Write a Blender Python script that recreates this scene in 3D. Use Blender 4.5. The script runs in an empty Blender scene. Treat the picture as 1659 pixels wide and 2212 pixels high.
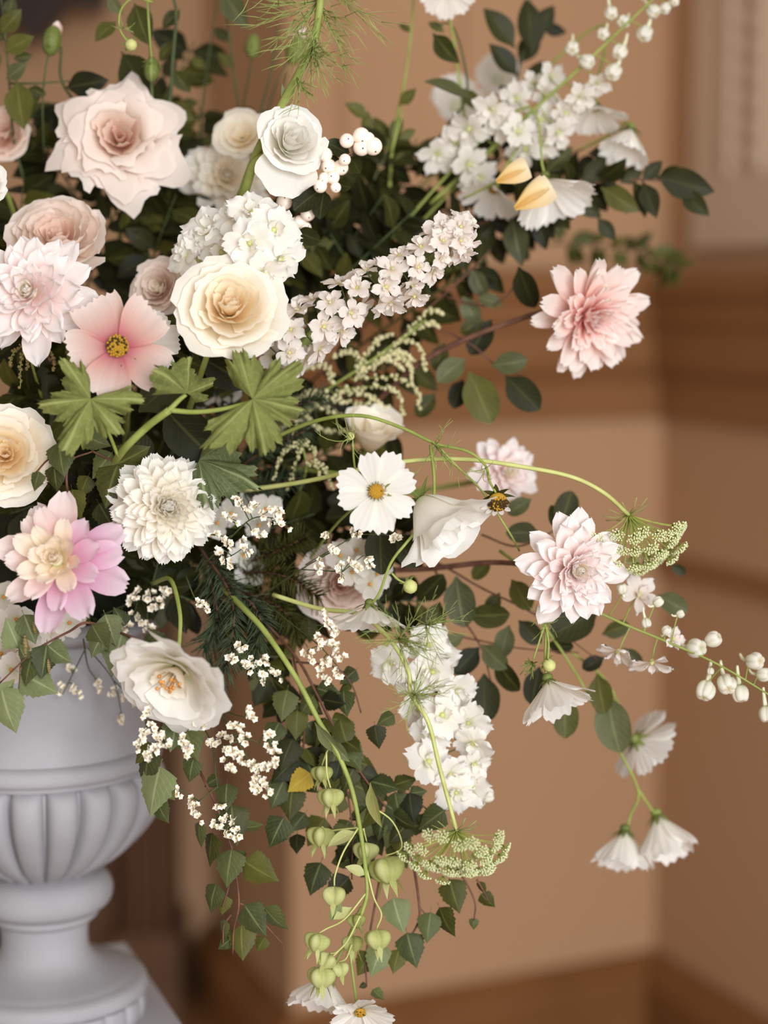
import bpy, bmesh, math, random
from mathutils import Vector, Matrix, noise

PI = math.pi
rnd = random.Random(7)
sc = bpy.context.scene
COL = sc.collection
FPX = 4000.0                      # focal length in pixels of the 1659 x 2212 frame
CAMZ = 1.30
PITCH = math.atan(456 / FPX)      # the camera looks a little down
CP = Vector((0, 0, CAMZ))
FW = Vector((0, math.cos(PITCH), -math.sin(PITCH)))
UP = Vector((0, math.sin(PITCH), math.cos(PITCH)))
RT = Vector((1, 0, 0))

# ------------------------------------------------------------------ camera, world, light, exposure
cam = bpy.data.cameras.new('camera'); camo = bpy.data.objects.new('camera', cam); COL.objects.link(camo)
camo.location = CP; camo.rotation_euler = (PI / 2 - PITCH, 0, 0)
cam.sensor_fit = 'VERTICAL'; cam.sensor_height = 36; cam.lens = FPX / 2212 * 36
cam.clip_start = .05
cam.dof.use_dof = True; cam.dof.focus_distance = 1.40; cam.dof.aperture_fstop = 2.0
sc.camera = camo
w = bpy.data.worlds.new('World'); sc.world = w; w.use_nodes = True
bg = w.node_tree.nodes['Background']; bg.inputs[0].default_value = (1.0, .86, .72, 1); bg.inputs[1].default_value = .52


def area(name, loc, target, sx, sy, power, col):
    l = bpy.data.lights.new(name, 'AREA'); l.shape = 'RECTANGLE'; l.size = sx; l.size_y = sy; l.energy = power; l.color = col
    o = bpy.data.objects.new(name, l); COL.objects.link(o); o.location = loc
    o.rotation_euler = (Vector(target) - Vector(loc)).to_track_quat('-Z', 'Y').to_euler()
    return o


area('window_daylight', (1.15, -1.8, 1.5), (0, 1.6, .95), 2.0, 2.6, 176, (.93, .97, 1.0))
sc.view_settings.view_transform = 'Standard'; sc.view_settings.look = 'None'
sc.view_settings.exposure = 0.0; sc.view_settings.gamma = 1.0; sc.view_settings.use_curve_mapping = False


# ------------------------------------------------------------------ coordinates
def P(x, y, dz=0.0):
    "world point seen at pixel (x, y), dz centimetres behind the plane 1.40 m in front of the lens"
    d = 1.40 + dz / 100.0
    return CP + FW * d + RT * ((x - 829.5) / FPX * d) - UP * ((y - 1106) / FPX * d)


def S(px, dz=0.0): return px * (1.40 + dz / 100.0) / FPX


def D3(v):
    "direction right, up, towards the lens -> world"
    return (RT * v[0] + UP * v[1] - FW * v[2]).normalized()


def frame(zax, roll=0.0):
    z = zax.normalized(); ref = UP if abs(z.dot(UP)) < .95 else RT
    x = ref.cross(z).normalized(); y = z.cross(x)
    return Matrix((x, y, z)).transposed().to_4x4() @ Matrix.Rotation(roll, 4, 'Z')


def T_(v): return Matrix.Translation(v)


def lerp(a, b, t): return a + (b - a) * t


# ------------------------------------------------------------------ materials
def lin(c):
    def f(v):
        v /= 255.0
        return v / 12.92 if v <= .04045 else ((v + .055) / 1.055) ** 2.4
    return (f(c[0]), f(c[1]), f(c[2]), 1)


MATS = {}


def mat_new(name):
    m = bpy.data.materials.new(name); m.use_nodes = True
    nt = m.node_tree; b = nt.nodes['Principled BSDF']
    return m, nt, b


def N(nt, t, **kw):
    n = nt.nodes.new(t)
    for k, v in kw.items(): setattr(n, k, v)
    return n


def ramp(nt, stops):
    r = N(nt, 'ShaderNodeValToRGB'); e = r.color_ramp.elements
    e[0].position, e[0].color = stops[0][0], lin(stops[0][1]); e[1].position, e[1].color = stops[-1][0], lin(stops[-1][1])
    for p, c in stops[1:-1]:
        q = e.new(p); q.color = lin(c)
    return r


def petal_mat(name, stops, trans=.46, rough=.6, streak=.10, vary=.05, bump=.12):
    m, nt, b = mat_new(name); L = nt.links.new
    uv = N(nt, 'ShaderNodeUVMap'); sp = N(nt, 'ShaderNodeSeparateXYZ'); L(uv.outputs[0], sp.inputs[0])
    r = ramp(nt, stops); L(sp.outputs[0], r.inputs[0])
    mp = N(nt, 'ShaderNodeMapping'); mp.inputs['Scale'].default_value = (1.6, 26, 1); L(uv.outputs[0], mp.inputs[0])
    nz = N(nt, 'ShaderNodeTexNoise'); nz.inputs['Scale'].default_value = 1; nz.inputs['Detail'].default_value = 3; L(mp.outputs[0], nz.inputs[0])
    oi = N(nt, 'ShaderNodeObjectInfo')
    ma = N(nt, 'ShaderNodeMath', operation='MULTIPLY_ADD'); L(nz.outputs[0], ma.inputs[0]); ma.inputs[1].default_value = streak; ma.inputs[2].default_value = 1 - streak * .5 - vary * .5
    mb = N(nt, 'ShaderNodeMath', operation='MULTIPLY_ADD'); L(oi.outputs['Random'], mb.inputs[0]); mb.inputs[1].default_value = vary; L(ma.outputs[0], mb.inputs[2])
    mx = N(nt, 'ShaderNodeMix', data_type='RGBA', blend_type='MULTIPLY'); mx.inputs[0].default_value = 1
    L(r.outputs[0], mx.inputs[6]); L(mb.outputs[0], mx.inputs[7])
    bp = N(nt, 'ShaderNodeBump'); bp.inputs['Strength'].default_value = bump; bp.inputs['Distance'].default_value = .001; L(nz.outputs[0], bp.inputs['Height'])
    L(mx.outputs[2], b.inputs['Base Color']); b.inputs['Roughness'].default_value = rough; b.inputs['Specular IOR Level'].default_value = .25
    L(bp.outputs[0], b.inputs['Normal'])
    tr = N(nt, 'ShaderNodeBsdfTranslucent'); L(mx.outputs[2], tr.inputs[0])
    ms = N(nt, 'ShaderNodeMixShader'); ms.inputs[0].default_value = trans
    L(b.outputs[0], ms.inputs[1]); L(tr.outputs[0], ms.inputs[2])
    L(ms.outputs[0], nt.nodes['Material Output'].inputs[0])
    MATS[name] = m; return m


def leaf_mat(name, dark, light, vein, trans=.18, rough=.42, veins=7, edge=None):
    m, nt, b = mat_new(name); L = nt.links.new
    uv = N(nt, 'ShaderNodeUVMap'); sp = N(nt, 'ShaderNodeSeparateXYZ'); L(uv.outputs[0], sp.inputs[0])
    nz = N(nt, 'ShaderNodeTexNoise'); nz.inputs['Scale'].default_value = 3.5; nz.inputs['Detail'].default_value = 3; L(uv.outputs[0], nz.inputs[0])
    oi = N(nt, 'ShaderNodeObjectInfo')
    ad = N(nt, 'ShaderNodeMath', operation='ADD'); L(nz.outputs[0], ad.inputs[0]); L(oi.outputs['Random'], ad.inputs[1])
    hf = N(nt, 'ShaderNodeMath', operation='MULTIPLY'); L(ad.outputs[0], hf.inputs[0]); hf.inputs[1].default_value = .5
    r = ramp(nt, [(.2, dark), (.8, light)]); L(hf.outputs[0], r.inputs[0])
    # midrib and side veins from the leaf's own coordinates
    c = N(nt, 'ShaderNodeMath', operation='SUBTRACT'); L(sp.outputs[1], c.inputs[0]); c.inputs[1].default_value = .5
    a = N(nt, 'ShaderNodeMath', operation='ABSOLUTE'); L(c.outputs[0], a.inputs[0])
    mid = N(nt, 'ShaderNodeMapRange'); mid.inputs['From Min'].default_value = .015; mid.inputs['From Max'].default_value = .05
    mid.inputs['To Min'].default_value = 1; mid.inputs['To Max'].default_value = 0; L(a.outputs[0], mid.inputs[0])
    s1 = N(nt, 'ShaderNodeMath', operation='MULTIPLY_ADD'); L(a.outputs[0], s1.inputs[0]); s1.inputs[1].default_value = -.7; L(sp.outputs[0], s1.inputs[2])
    s2 = N(nt, 'ShaderNodeMath', operation='MULTIPLY'); L(s1.outputs[0], s2.inputs[0]); s2.inputs[1].default_value = veins
    s3 = N(nt, 'ShaderNodeMath', operation='FRACT'); L(s2.outputs[0], s3.inputs[0])
    side = N(nt, 'ShaderNodeMapRange'); side.inputs['From Min'].default_value = .0; side.inputs['From Max'].default_value = .16
    side.inputs['To Min'].default_value = .55; side.inputs['To Max'].default_value = 0; L(s3.outputs[0], side.inputs[0])
    mxv = N(nt, 'ShaderNodeMath', operation='MAXIMUM'); L(mid.outputs[0], mxv.inputs[0]); L(side.outputs[0], mxv.inputs[1])
    mv = N(nt, 'ShaderNodeMath', operation='MULTIPLY'); L(mxv.outputs[0], mv.inputs[0]); mv.inputs[1].default_value = .55
    mx = N(nt, 'ShaderNodeMix', data_type='RGBA'); L(mv.outputs[0], mx.inputs[0]); L(r.outputs[0], mx.inputs[6]); mx.inputs[7].default_value = lin(vein)
    bp = N(nt, 'ShaderNodeBump'); bp.inputs['Strength'].default_value = .25; bp.inputs['Distance'].default_value = .001; bp.invert = True; L(mxv.outputs[0], bp.inputs['Height'])
    L(mx.outputs[2], b.inputs['Base Color']); b.inputs['Roughness'].default_value = rough + .1; b.inputs['Specular IOR Level'].default_value = .22; L(bp.outputs[0], b.inputs['Normal'])
    tr = N(nt, 'ShaderNodeBsdfTranslucent'); L(mx.outputs[2], tr.inputs[0])
    ms = N(nt, 'ShaderNodeMixShader'); ms.inputs[0].default_value = trans
    L(b.outputs[0], ms.inputs[1]); L(tr.outputs[0], ms.inputs[2]); L(ms.outputs[0], nt.nodes['Material Output'].inputs[0])
    MATS[name] = m; return m


def plain_mat(name, c1, c2=None, scale=40, rough=.6, bump=.0, spec=.3, detail=4):
    m, nt, b = mat_new(name); L = nt.links.new
    tc = N(nt, 'ShaderNodeTexCoord'); nz = N(nt, 'ShaderNodeTexNoise'); nz.inputs['Scale'].default_value = scale; nz.inputs['Detail'].default_value = detail
    L(tc.outputs['Object'], nz.inputs[0])
    r = ramp(nt, [(.3, c1), (.7, c2 or c1)]); L(nz.outputs[0], r.inputs[0]); L(r.outputs[0], b.inputs['Base Color'])
    b.inputs['Roughness'].default_value = rough; b.inputs['Specular IOR Level'].default_value = spec
    if bump:
        bp = N(nt, 'ShaderNodeBump'); bp.inputs['Strength'].default_value = bump; bp.inputs['Distance'].default_value = .002
        L(nz.outputs[0], bp.inputs['Height']); L(bp.outputs[0], b.inputs['Normal'])
    MATS[name] = m; return m


petal_mat('white', [(0, (226, 226, 190)), (.25, (246, 242, 232)), (1, (250, 248, 244))])
petal_mat('whitegrey', [(0, (214, 216, 180)), (.3, (238, 232, 222)), (1, (243, 238, 232))])
petal_mat('cream', [(0, (244, 224, 178)), (.4, (251, 240, 218)), (1, (253, 248, 238))])
petal_mat('creamdeep', [(0, (244, 212, 156)), (.5, (251, 234, 202)), (1, (253, 244, 226))])
petal_mat('ball', [(0, (232, 218, 164)), (.35, (250, 243, 226)), (1, (253, 250, 244))])
petal_mat('blush', [(0, (244, 208, 202)), (.45, (250, 233, 229)), (1, (252, 247, 246))])
petal_mat('blushcore', [(0, (232, 216, 140)), (.5, (250, 240, 218)), (1, (252, 246, 240))])
petal_mat('d2cream', [(0, (232, 222, 130)), (.35, (248, 236, 206)), (1, (250, 238, 226))])
petal_mat('d2pink', [(0, (238, 196, 190)), (.4, (244, 208, 206)), (1, (250, 236, 232))])
petal_mat('d2lilac', [(0, (226, 158, 186)), (.5, (230, 178, 204)), (1, (244, 224, 236))])
petal_mat('pink', [(0, (230, 116, 104)), (.3, (244, 168, 158)), (.7, (250, 222, 214)), (1, (252, 240, 236))])
petal_mat('pinkout', [(0, (240, 160, 148)), (.35, (248, 210, 200)), (.8, (251, 234, 228)), (1, (252, 242, 236))])
petal_mat('rosepink', [(0, (228, 172, 144)), (.3, (240, 210, 192)), (1, (246, 228, 216))])
petal_mat('rosepale', [(0, (230, 194, 168)), (.4, (242, 224, 210)), (1, (246, 234, 226))])
petal_mat('cosmospink', [(0, (176, 70, 96)), (.2, (206, 122, 128)), (.5, (226, 180, 170)), (1, (244, 228, 220))], streak=.22)
petal_mat('yellowpetal', [(0, (240, 206, 120)), (.5, (250, 228, 178)), (1, (252, 240, 210))])
petal_mat('larkspur', [(0, (226, 208, 180)), (.35, (244, 234, 226)), (1, (246, 240, 236))])
petal_mat('larkbudpetal', [(0, (198, 204, 150)), (.35, (236, 234, 216)), (.8, (246, 242, 234)), (1, (214, 204, 160))])
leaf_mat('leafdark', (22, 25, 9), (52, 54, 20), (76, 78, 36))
leaf_mat('leafmid', (44, 47, 16), (88, 88, 36), (116, 116, 60))
leaf_mat('leafblue', (54, 58, 34), (98, 101, 66), (126, 128, 92))
leaf_mat('birch', (48, 55, 27), (92, 98, 55), (128, 132, 86), veins=8)
leaf_mat('birchpale', (86, 96, 60), (130, 138, 94), (166, 172, 128), veins=8)
leaf_mat('geranium', (84, 91, 46), (130, 136, 74), (174, 178, 114), trans=.25, rough=.7, veins=5)
leaf_mat('podgreen', (180, 185, 108), (212, 214, 150), (220, 222, 170), trans=.4, rough=.5, veins=5)
leaf_mat('yellowleaf', (170, 140, 40), (206, 176, 70), (220, 196, 110), trans=.3)
leaf_mat('sepal', (88, 100, 44), (138, 148, 78), (160, 168, 100))
plain_mat('stem', (124, 136, 62), (150, 160, 84), 60, .5)
plain_mat('stempale', (170, 174, 100), (196, 198, 128), 60, .5)
plain_mat('stemdark', (52, 64, 34), (78, 88, 48), 60, .55)
plain_mat('twig', (78, 48, 38), (112, 76, 58), 90, .6)
plain_mat('thread', (132, 146, 74), (164, 174, 104), 50, .5)
plain_mat('needle', (48, 62, 42), (82, 96, 68), 50, .5)
plain_mat('pollen', (196, 140, 30), (232, 186, 70), 400, .8, .6)
plain_mat('pollendark', (44, 30, 14), (80, 56, 22), 300, .8)
plain_mat('anther', (190, 120, 50), (220, 160, 90), 200, .7)
plain_mat('umbel', (196, 202, 142), (224, 228, 188), 200, .7)
plain_mat('umbelgreen', (150, 160, 70), (182, 188, 104), 200, .7)
plain_mat('limwhite', (226, 216, 194), (244, 238, 224), 200, .6)
plain_mat('limcore', (150, 108, 60), (236, 206, 110), 350, .7)
plain_mat('berry', (244, 222, 204), (252, 240, 226), 60, .35, spec=.5)
plain_mat('budgreen', (168, 172, 96), (206, 206, 142), 120, .5)
plain_mat('budwhite', (204, 204, 160), (236, 233, 212), 120, .5)
plain_mat('catkin', (110, 96, 56), (146, 130, 84), 300, .8, .8)
plain_mat('astilbe', (178, 172, 124), (214, 206, 164), 200, .8)
plain_mat('dark_filler', (20, 26, 12), (40, 46, 24), 60, .9, .8)  # near-black green of the added mound that darkens the bouquet's interior

# ------------------------------------------------------------------ things and parts
THINGS = []


def obj(name, me, parent=None, M=None):
    o = bpy.data.objects.new(name, me); COL.objects.link(o)
    if parent is not None: o.parent = parent
    if M is not None: o.matrix_basis = M
    return o


class Thing:
    def __init__(s, name, label, cat, base, group=None):
        s.base = Vector(base); s.o = obj(name, None); s.o.location = s.base
        s.o.empty_display_size = .01
        s.o['label'] = label; s.o['category'] = cat
        if group: s.o['group'] = group
        s.W = {}
        THINGS.append(s)

    def add(s, name, me, M=None, parent=None, kind=None, label=None):
        "M is the world matrix of the part"
        M = M or Matrix.Identity(4)
        if parent is None:
            o = obj(name, me, s.o, T_(-s.base) @ M)
        else:
            o = obj(name, me, parent, M); o.matrix_parent_inverse = s.W[parent.name].inverted()
        s.W[o.name] = M.copy()
        if kind: o['kind'] = kind
        if label: o['label'] = label
        return o


def struct(name, me, label=None, cat=None):
    o = obj(name, me); o['kind'] = 'structure'
    if label: o['label'] = label
    if cat: o['category'] = cat
    return o


# ------------------------------------------------------------------ mesh builders
def mesh_raw(name, vs, fs, mats, uvs=None, smooth=True, mi=None):
    me = bpy.data.meshes.new(name); me.from_pydata([tuple(v) for v in vs], [], fs)
    for m in (mats if isinstance(mats, (list, tuple)) else [mats]): me.materials.append(MATS[m] if isinstance(m, str) else m)
    if uvs:
        ul = me.uv_layers.new(name='UVMap'); flat = []
        for f in fs:
            for i in f: flat += uvs[i]
        ul.data.foreach_set('uv', flat)
    if smooth: me.polygons.foreach_set('use_smooth', [True] * len(fs))
    if mi: me.polygons.foreach_set('material_index', mi)
    me.update(); return me


class MB:
    "collects shapes for ONE mesh"
    def __init__(s): s.v = []; s.f = []; s.uv = []; s.mi = []

    def grid(s, fn, nu, nv, mi=0, wrap=False, uvf=None):
        b = len(s.v); cols = nv if wrap else nv + 1
        for i in range(nu + 1):
            for j in range(cols):
                u, v = i / nu, j / nv
                s.v.append(Vector(fn(u, v))); s.uv.append((u, v))
        for i in range(nu):
            for j in range(nv):
                a = b + i * cols + j; c = b + i * cols + (j + 1) % cols if wrap else b + i * cols + j + 1
                d = a + cols; e = c + cols
                s.f.append((a, d, e, c)); s.mi.append(mi)

    def tube(s, pts, rad, n=5, mi=0):
        pts = [Vector(p) for p in pts]; m = len(pts)
        if not isinstance(rad, (list, tuple)): rad = [rad] * m
        b = len(s.v); t = (pts[1] - pts[0]).normalized(); x = t.orthogonal().normalized()
        for i, p in enumerate(pts):
            t = (pts[min(i + 1, m - 1)] - pts[max(i - 1, 0)])
            t = t.normalized() if t.length > 1e-9 else Vector((0, 0, 1))
            x = (x - t * x.dot(t)); x = x.normalized() if x.length > 1e-6 else t.orthogonal().normalized()
            y = t.cross(x)
            for k in range(n):
                a = 2 * PI * k / n; s.v.append(p + (x * math.cos(a) + y * math.sin(a)) * rad[i]); s.uv.append((i / max(1, m - 1), k / n))
        for i in range(m - 1):
            for k in range(n):
                s.f.append((b + i * n + k, b + i * n + (k + 1) % n, b + (i + 1) * n + (k + 1) % n, b + (i + 1) * n + k)); s.mi.append(mi)
        s.f.append(tuple(b + (m - 1) * n + k for k in range(n))); s.mi.append(mi)
        s.f.append(tuple(b + k for k in reversed(range(n)))); s.mi.append(mi)

    def ball(s, c, r, n=6, m=4, mi=0, sc=(1, 1, 1), M=None):
        c = Vector(c); b = len(s.v); k = 0
        rows = []
        for i in range(m + 1):
            th = PI * i / m
            if i in (0, m): ring = [Vector((0, 0, math.cos(th)))]
            else: ring = [Vector((math.sin(th) * math.cos(2 * PI * j / n), math.sin(th) * math.sin(2 * PI * j / n), math.cos(th))) for j in range(n)]
            rows.append([]); 
            for q in ring:
                q = Vector((q.x * sc[0] * r, q.y * sc[1] * r, q.z * sc[2] * r))
                if M is not None: q = M @ q
                rows[-1].append(len(s.v)); s.v.append(c + q); s.uv.append((i / m, 0))
        for i in range(m):
            A, B = rows[i], rows[i + 1]
            for j in range(n):
                if len(A) == 1: s.f.append((A[0], B[j], B[(j + 1) % n]))
                elif len(B) == 1: s.f.append((A[j], B[0], A[(j + 1) % n]))
                else: s.f.append((A[j], B[j], B[(j + 1) % n], A[(j + 1) % n]))
                s.mi.append(mi)

    def box(s, lo, hi, mi=0):
        b = len(s.v)
        for z in (lo[2], hi[2]):
            for y in (lo[1], hi[1]):
                for x in (lo[0], hi[0]): s.v.append(Vector((x, y, z))); s.uv.append((0, 0))
        for q in ((0, 2, 3, 1), (4, 5, 7, 6), (0, 1, 5, 4), (2, 6, 7, 3), (0, 4, 6, 2), (1, 3, 7, 5)):
            s.f.append(tuple(b + i for i in q)); s.mi.append(mi)

    def put(s, me_v, me_f, me_uv, M, mi=0):
        b = len(s.v); s.v += [M @ q for q in me_v]; s.uv += me_uv
        s.f += [tuple(b + i for i in f) for f in me_f]; s.mi += [mi] * len(me_f)

    def mesh(s, name, mats, smooth=True): return mesh_raw(name, s.v, s.f, mats, s.uv, smooth, s.mi)


def catmull(pts, n=6):
    pts = [Vector(p) for p in pts]
    if len(pts) < 3: return [pts[0].lerp(pts[-1], i / n) for i in range(n + 1)]
    q = [2 * pts[0] - pts[1]] + pts + [2 * pts[-1] - pts[-2]]; out = []
    for i in range(1, len(q) - 2):
        a, b, c, d = q[i - 1], q[i], q[i + 1], q[i + 2]
        for k in range(n):
            t = k / n
            out.append(.5 * ((2 * b) + (c - a) * t + (2 * a - 5 * b + 4 * c - d) * t * t + (3 * b - a - 3 * c + d) * t ** 3))
    out.append(pts[-1]); return out


def tube_mesh(name, pts, r0, r1, m, n=6, k=6, knots=0):
    c = catmull(pts, k); mb = MB()
    rad = [lerp(r0, r1, i / (len(c) - 1)) for i in range(len(c))]
    mb.tube(c, rad, n); return mb.mesh(name, m)


def interp(pr, t):
    for i in range(len(pr) - 1):
        if t <= pr[i + 1][0] or i == len(pr) - 2:
            a = pr[max(i - 1, 0)][1]; b = pr[i][1]; c = pr[i + 1][1]; d = pr[min(i + 2, len(pr) - 1)][1]
            x = (t - pr[i][0]) / (pr[i + 1][0] - pr[i][0]); x = min(max(x, 0), 1)
            return max(0.0, .5 * (2 * b + (c - a) * x + (2 * a - 5 * b + 4 * c - d) * x * x + (3 * b - a - 3 * c + d) * x ** 3))


PROF = {
    'dahlia': [(0, .25), (.25, .62), (.55, .98), (.72, 1), (.87, .78), (.95, .48), (1, .12)],
    'dahliaround': [(0, .3), (.25, .7), (.55, 1), (.75, 1), (.9, .82), (1, .42)],
    'ball': [(0, .35), (.3, .75), (.6, 1), (.82, .96), (.95, .66), (1, .36)],
    'rose': [(0, .3), (.2, .7), (.5, 1), (.8, 1), (1, .74)],
    'rosept': [(0, .3), (.2, .72), (.5, 1), (.75, .88), (.92, .5), (1, .14)],
    'cosmos': [(0, .16), (.2, .4), (.5, .78), (.8, 1), (1, .86)],
    'wide': [(0, .16), (.2, .46), (.5, .84), (.8, 1.0), (1, .95)],
    'lark': [(0, .25), (.3, .7), (.6, 1), (.85, .8), (1, .2)],
    'round': [(0, .25), (.25, .75), (.55, 1), (.85, .9), (1, .5)],
    'ovate': [(0, .05), (.06, .07), (.12, .3), (.3, .85), (.45, 1), (.65, .85), (.85, .45), (1, .02)],
    'roundleaf': [(0, .05), (.07, .07), (.14, .5), (.35, .95), (.6, 1), (.82, .8), (.94, .46), (1, .1)],
    'birch': [(0, .03), (.14, .035), (.17, .35), (.25, .88), (.38, 1), (.6, .8), (.8, .42), (.92, .17), (1, .01)],
    'lance': [(0, .08), (.15, .4), (.4, 1), (.7, .75), (1, .02)],
    'sepal': [(0, .8), (.3, 1), (.7, .5), (1, .02)],
}
CACHE = {}


def petal(mat, prof='dahlia', W=.5, cup=.4, b0=0., b1=0., bp=2., tip=0., tooth=0., nt=3, ruf=0., rk=2., pleat=0., pk=5, serr=0., sn=11, seed=0, nu=7, nv=6, roll=0., wob=0.):
    key = (mat, prof, W, cup, b0, b1, bp, tip, tooth, nt, ruf, rk, pleat, pk, serr, sn, seed, nu, nv, roll, wob)
    if key in CACHE: return CACHE[key]
    pr = PROF[prof]; R = random.Random(seed * 77 + 5); ph = R.uniform(0, 6.28); ph2 = R.uniform(0, 6.28); asy = R.uniform(-.12, .12)
    n = 24; cx, cz = [0.], [0.]
    for i in range(n):
        a = b0 + b1 * ((i + .5) / n) ** bp; cx.append(cx[-1] + math.cos(a) / n); cz.append(cz[-1] + math.sin(a) / n)

    def fn(u, v):
        vv = v * 2 - 1; t = u
        w_ = interp(pr, t) * W * .5
        if serr: w_ *= 1 + serr * (((t * sn) % 1.0) - .5) * (1 if .16 < t < .97 else 0) * abs(vv)
        x = t + t ** 3 * (-tip * vv * vv)
        if tooth: x += t ** 4 * tooth * (abs(((v * nt + ph) % 1) * 2 - 1) - .5)
        phi = max(cup, .001) if cup >= 0 else min(cup, -.001)
        rr = w_ / phi; y = rr * math.sin(vv * phi); z = rr * (1 - math.cos(vv * phi))
        y += asy * W * t * t * .5
        if ruf: z += ruf * t * t * math.sin(rk * vv * PI + ph) * (.4 + .6 * abs(vv)); x += ruf * .6 * t ** 3 * math.sin(rk * 1.3 * vv * PI + ph2)
        if pleat: z += pleat * math.cos(vv * pk * PI) * t * (1.1 - t * .4)
        if roll: z -= roll * (max(0, abs(vv) - .55) / .45) ** 2 * t * W
        if wob: z += wob * math.sin(t * 7 + ph) * t
        i = min(max(x, 0) * n, n - 1e-6); k = int(i); q = i - k
        px = lerp(cx[k], cx[k + 1], q); pz = lerp(cz[k], cz[k + 1], q)
        a = b0 + b1 * min(max(x, 0), 1.2) ** bp
        if x > 1: px += (x - 1) * math.cos(a); pz += (x - 1) * math.sin(a)
        return Vector((px - math.sin(a) * z, y, pz + math.cos(a) * z))
    mb = MB(); mb.grid(fn, nu, nv); me = mb.mesh('petal', mat); CACHE[key] = me
    return me


def pm(face, az, el, r0, z0, L, c, roll=0., ws=1.):
    "world matrix of a petal of a flower at c whose axis frame is face"
    return T_(c) @ face @ Matrix.Rotation(az, 4, 'Z') @ T_((r0, 0, z0)) @ Matrix.Rotation(-el, 4, 'Y') @ Matrix.Rotation(roll, 4, 'X') @ Matrix.Diagonal((L, L * ws, L, 1))


ORIGIN = P(170, 1330, 20)     # where the stems go into the urn


def auto_stem(c, f, r, k=.07, o=None):
    o = Vector(o) if o is not None else ORIGIN + Vector((rnd.uniform(-.03, .03), rnd.uniform(-.03, .03), 0))
    b = c - f * k; m = o.lerp(b, .55) + Vector((0, .03, .02))
    return [o, m, b, c - f * r]

# ================================================================== the setting
plain_mat('wallpaint', (174, 136, 102), (177, 139, 105), 2.0, .75)
plain_mat('railpaint', (132, 90, 54), (140, 97, 60), 3.0, .5)
plain_mat('panelpaint', (190, 166, 142), (196, 172, 148), 4.0, .7)
plain_mat('basewood', (112, 72, 38), (126, 83, 46), 6.0, .5)
plain_mat('floorwood', (112, 76, 46), (140, 98, 62), 8.0, .5)
plain_mat('hearthwood', (84, 57, 38), (98, 68, 46), 10.0, .5)
plain_mat('soot', (14, 10, 8), (22, 17, 14), 10.0, .9)
plain_mat('framedark', (30, 16, 12), (46, 26, 18), 20.0, .45)
plain_mat('mirror', (60, 46, 38), (70, 54, 44), 3.0, .15)
plain_mat('plaster', (148, 146, 150), (160, 158, 162), 14.0, .75, .12)
plain_mat('plinthpaint', (168, 166, 172), (174, 172, 178), 9.0, .7)

POLY = [Vector(p) for p in ((-2.2, 3.55), (-.36, 3.376), (-.179, 2.874), (.466, 3.19), (1.066, 1.816))]


def offs(poly, d):
    out = []
    for i, p in enumerate(poly):
        ns = []
        if i: t = (p - poly[i - 1]).normalized(); ns.append(Vector((t.y, -t.x)))
        if i < len(poly) - 1: t = (poly[i + 1] - p).normalized(); ns.append(Vector((t.y, -t.x)))
        if len(ns) == 1: out.append(p + ns[0] * d)
        else:
            m = (ns[0] + ns[1]); m = m / m.dot(ns[0]); out.append(p + m * d)
    return out


WALL = offs(POLY, -.05)


def sweep(name, seg, prof, mat, label=None):
    "extrude a closed profile (offset, z) along wall segment seg, mitred at its corners"
    mb = MB(); rings = []
    for k in (seg, seg + 1):
        rings.append([])
        for o, z in prof:
            q = offs(WALL, o)[k]; rings[-1].append(len(mb.v)); mb.v.append(Vector((q.x, q.y, z))); mb.uv.append((0, 0))
    n = len(prof)
    for i in range(n):
        mb.f.append((rings[0][i], rings[0][(i + 1) % n], rings[1][(i + 1) % n], rings[1][i])); mb.mi.append(0)
    mb.f.append(tuple(reversed(rings[0]))); mb.f.append(tuple(rings[1])); mb.mi += [0, 0]
    return struct(name, mb.mesh(name, mat, False), label)


WP = [(0, 0), (0, 3.0), (-.12, 3.0), (-.12, 0)]
for k, nm in enumerate(('wall_chimney', 'wall_left', 'wall_back', 'wall_right')): sweep(nm, k, WP, 'wallpaint')
BB = [(0, 0), (.05, 0), (.05, .09), (.042, .105), (.03, .11), (.012, .13), (0, .13)]
for k, nm in enumerate(('baseboard_left', 'baseboard_back', 'baseboard_right')): sweep(nm, k + 1, BB, 'basewood')
RAIL = [(0, 1.095), (.02, 1.10), (.026, 1.165), (.05, 1.185), (.056, 1.20), (.06, 1.25), (.075, 1.265), (.08, 1.295), (.1, 1.312), (.104, 1.335), (.09, 1.345), (0, 1.352)]
for k, nm in enumerate(('trim_1', 'trim_2', 'trim_3')): sweep(nm, k + 1, RAIL, 'railpaint')
sweep('trim_4', 3, [(0, .82), (.018, .825), (.022, .845), (0, .86)], 'railpaint')


def batten(name, seg, s0, s1, z0, z1, d, mat, bev=.008):
    a, b = WALL[seg], WALL[seg + 1]; t = (b - a).normalized(); n = Vector((t.y, -t.x)); mb = MB()
    for (e, dd) in ((0, 0), (bev, d)):
        for (s, z) in ((s0 + e, z0 + e), (s1 - e, z0 + e), (s1 - e, z1 - e), (s0 + e, z1 - e)):
            q = a + t * s + n * dd; mb.v.append(Vector((q.x, q.y, z))); mb.uv.append((0, 0))
    for i in range(4): mb.f.append((i, (i + 1) % 4, 4 + (i + 1) % 4, 4 + i)); mb.mi.append(0)
    mb.f.append((4, 5, 6, 7)); mb.mi.append(0)
    return struct(name, mb.mesh(name, mat, False))


batten('trim_5', 2, .085, .125, 1.36, 2.9, .018, 'wallpaint')
batten('trim_6', 2, .30, .335, 1.36, 2.9, .018, 'wallpaint')
tp = batten('trim_7', 3, .10, 1.2, 1.38, 2.9, .02, 'panelpaint')
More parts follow.
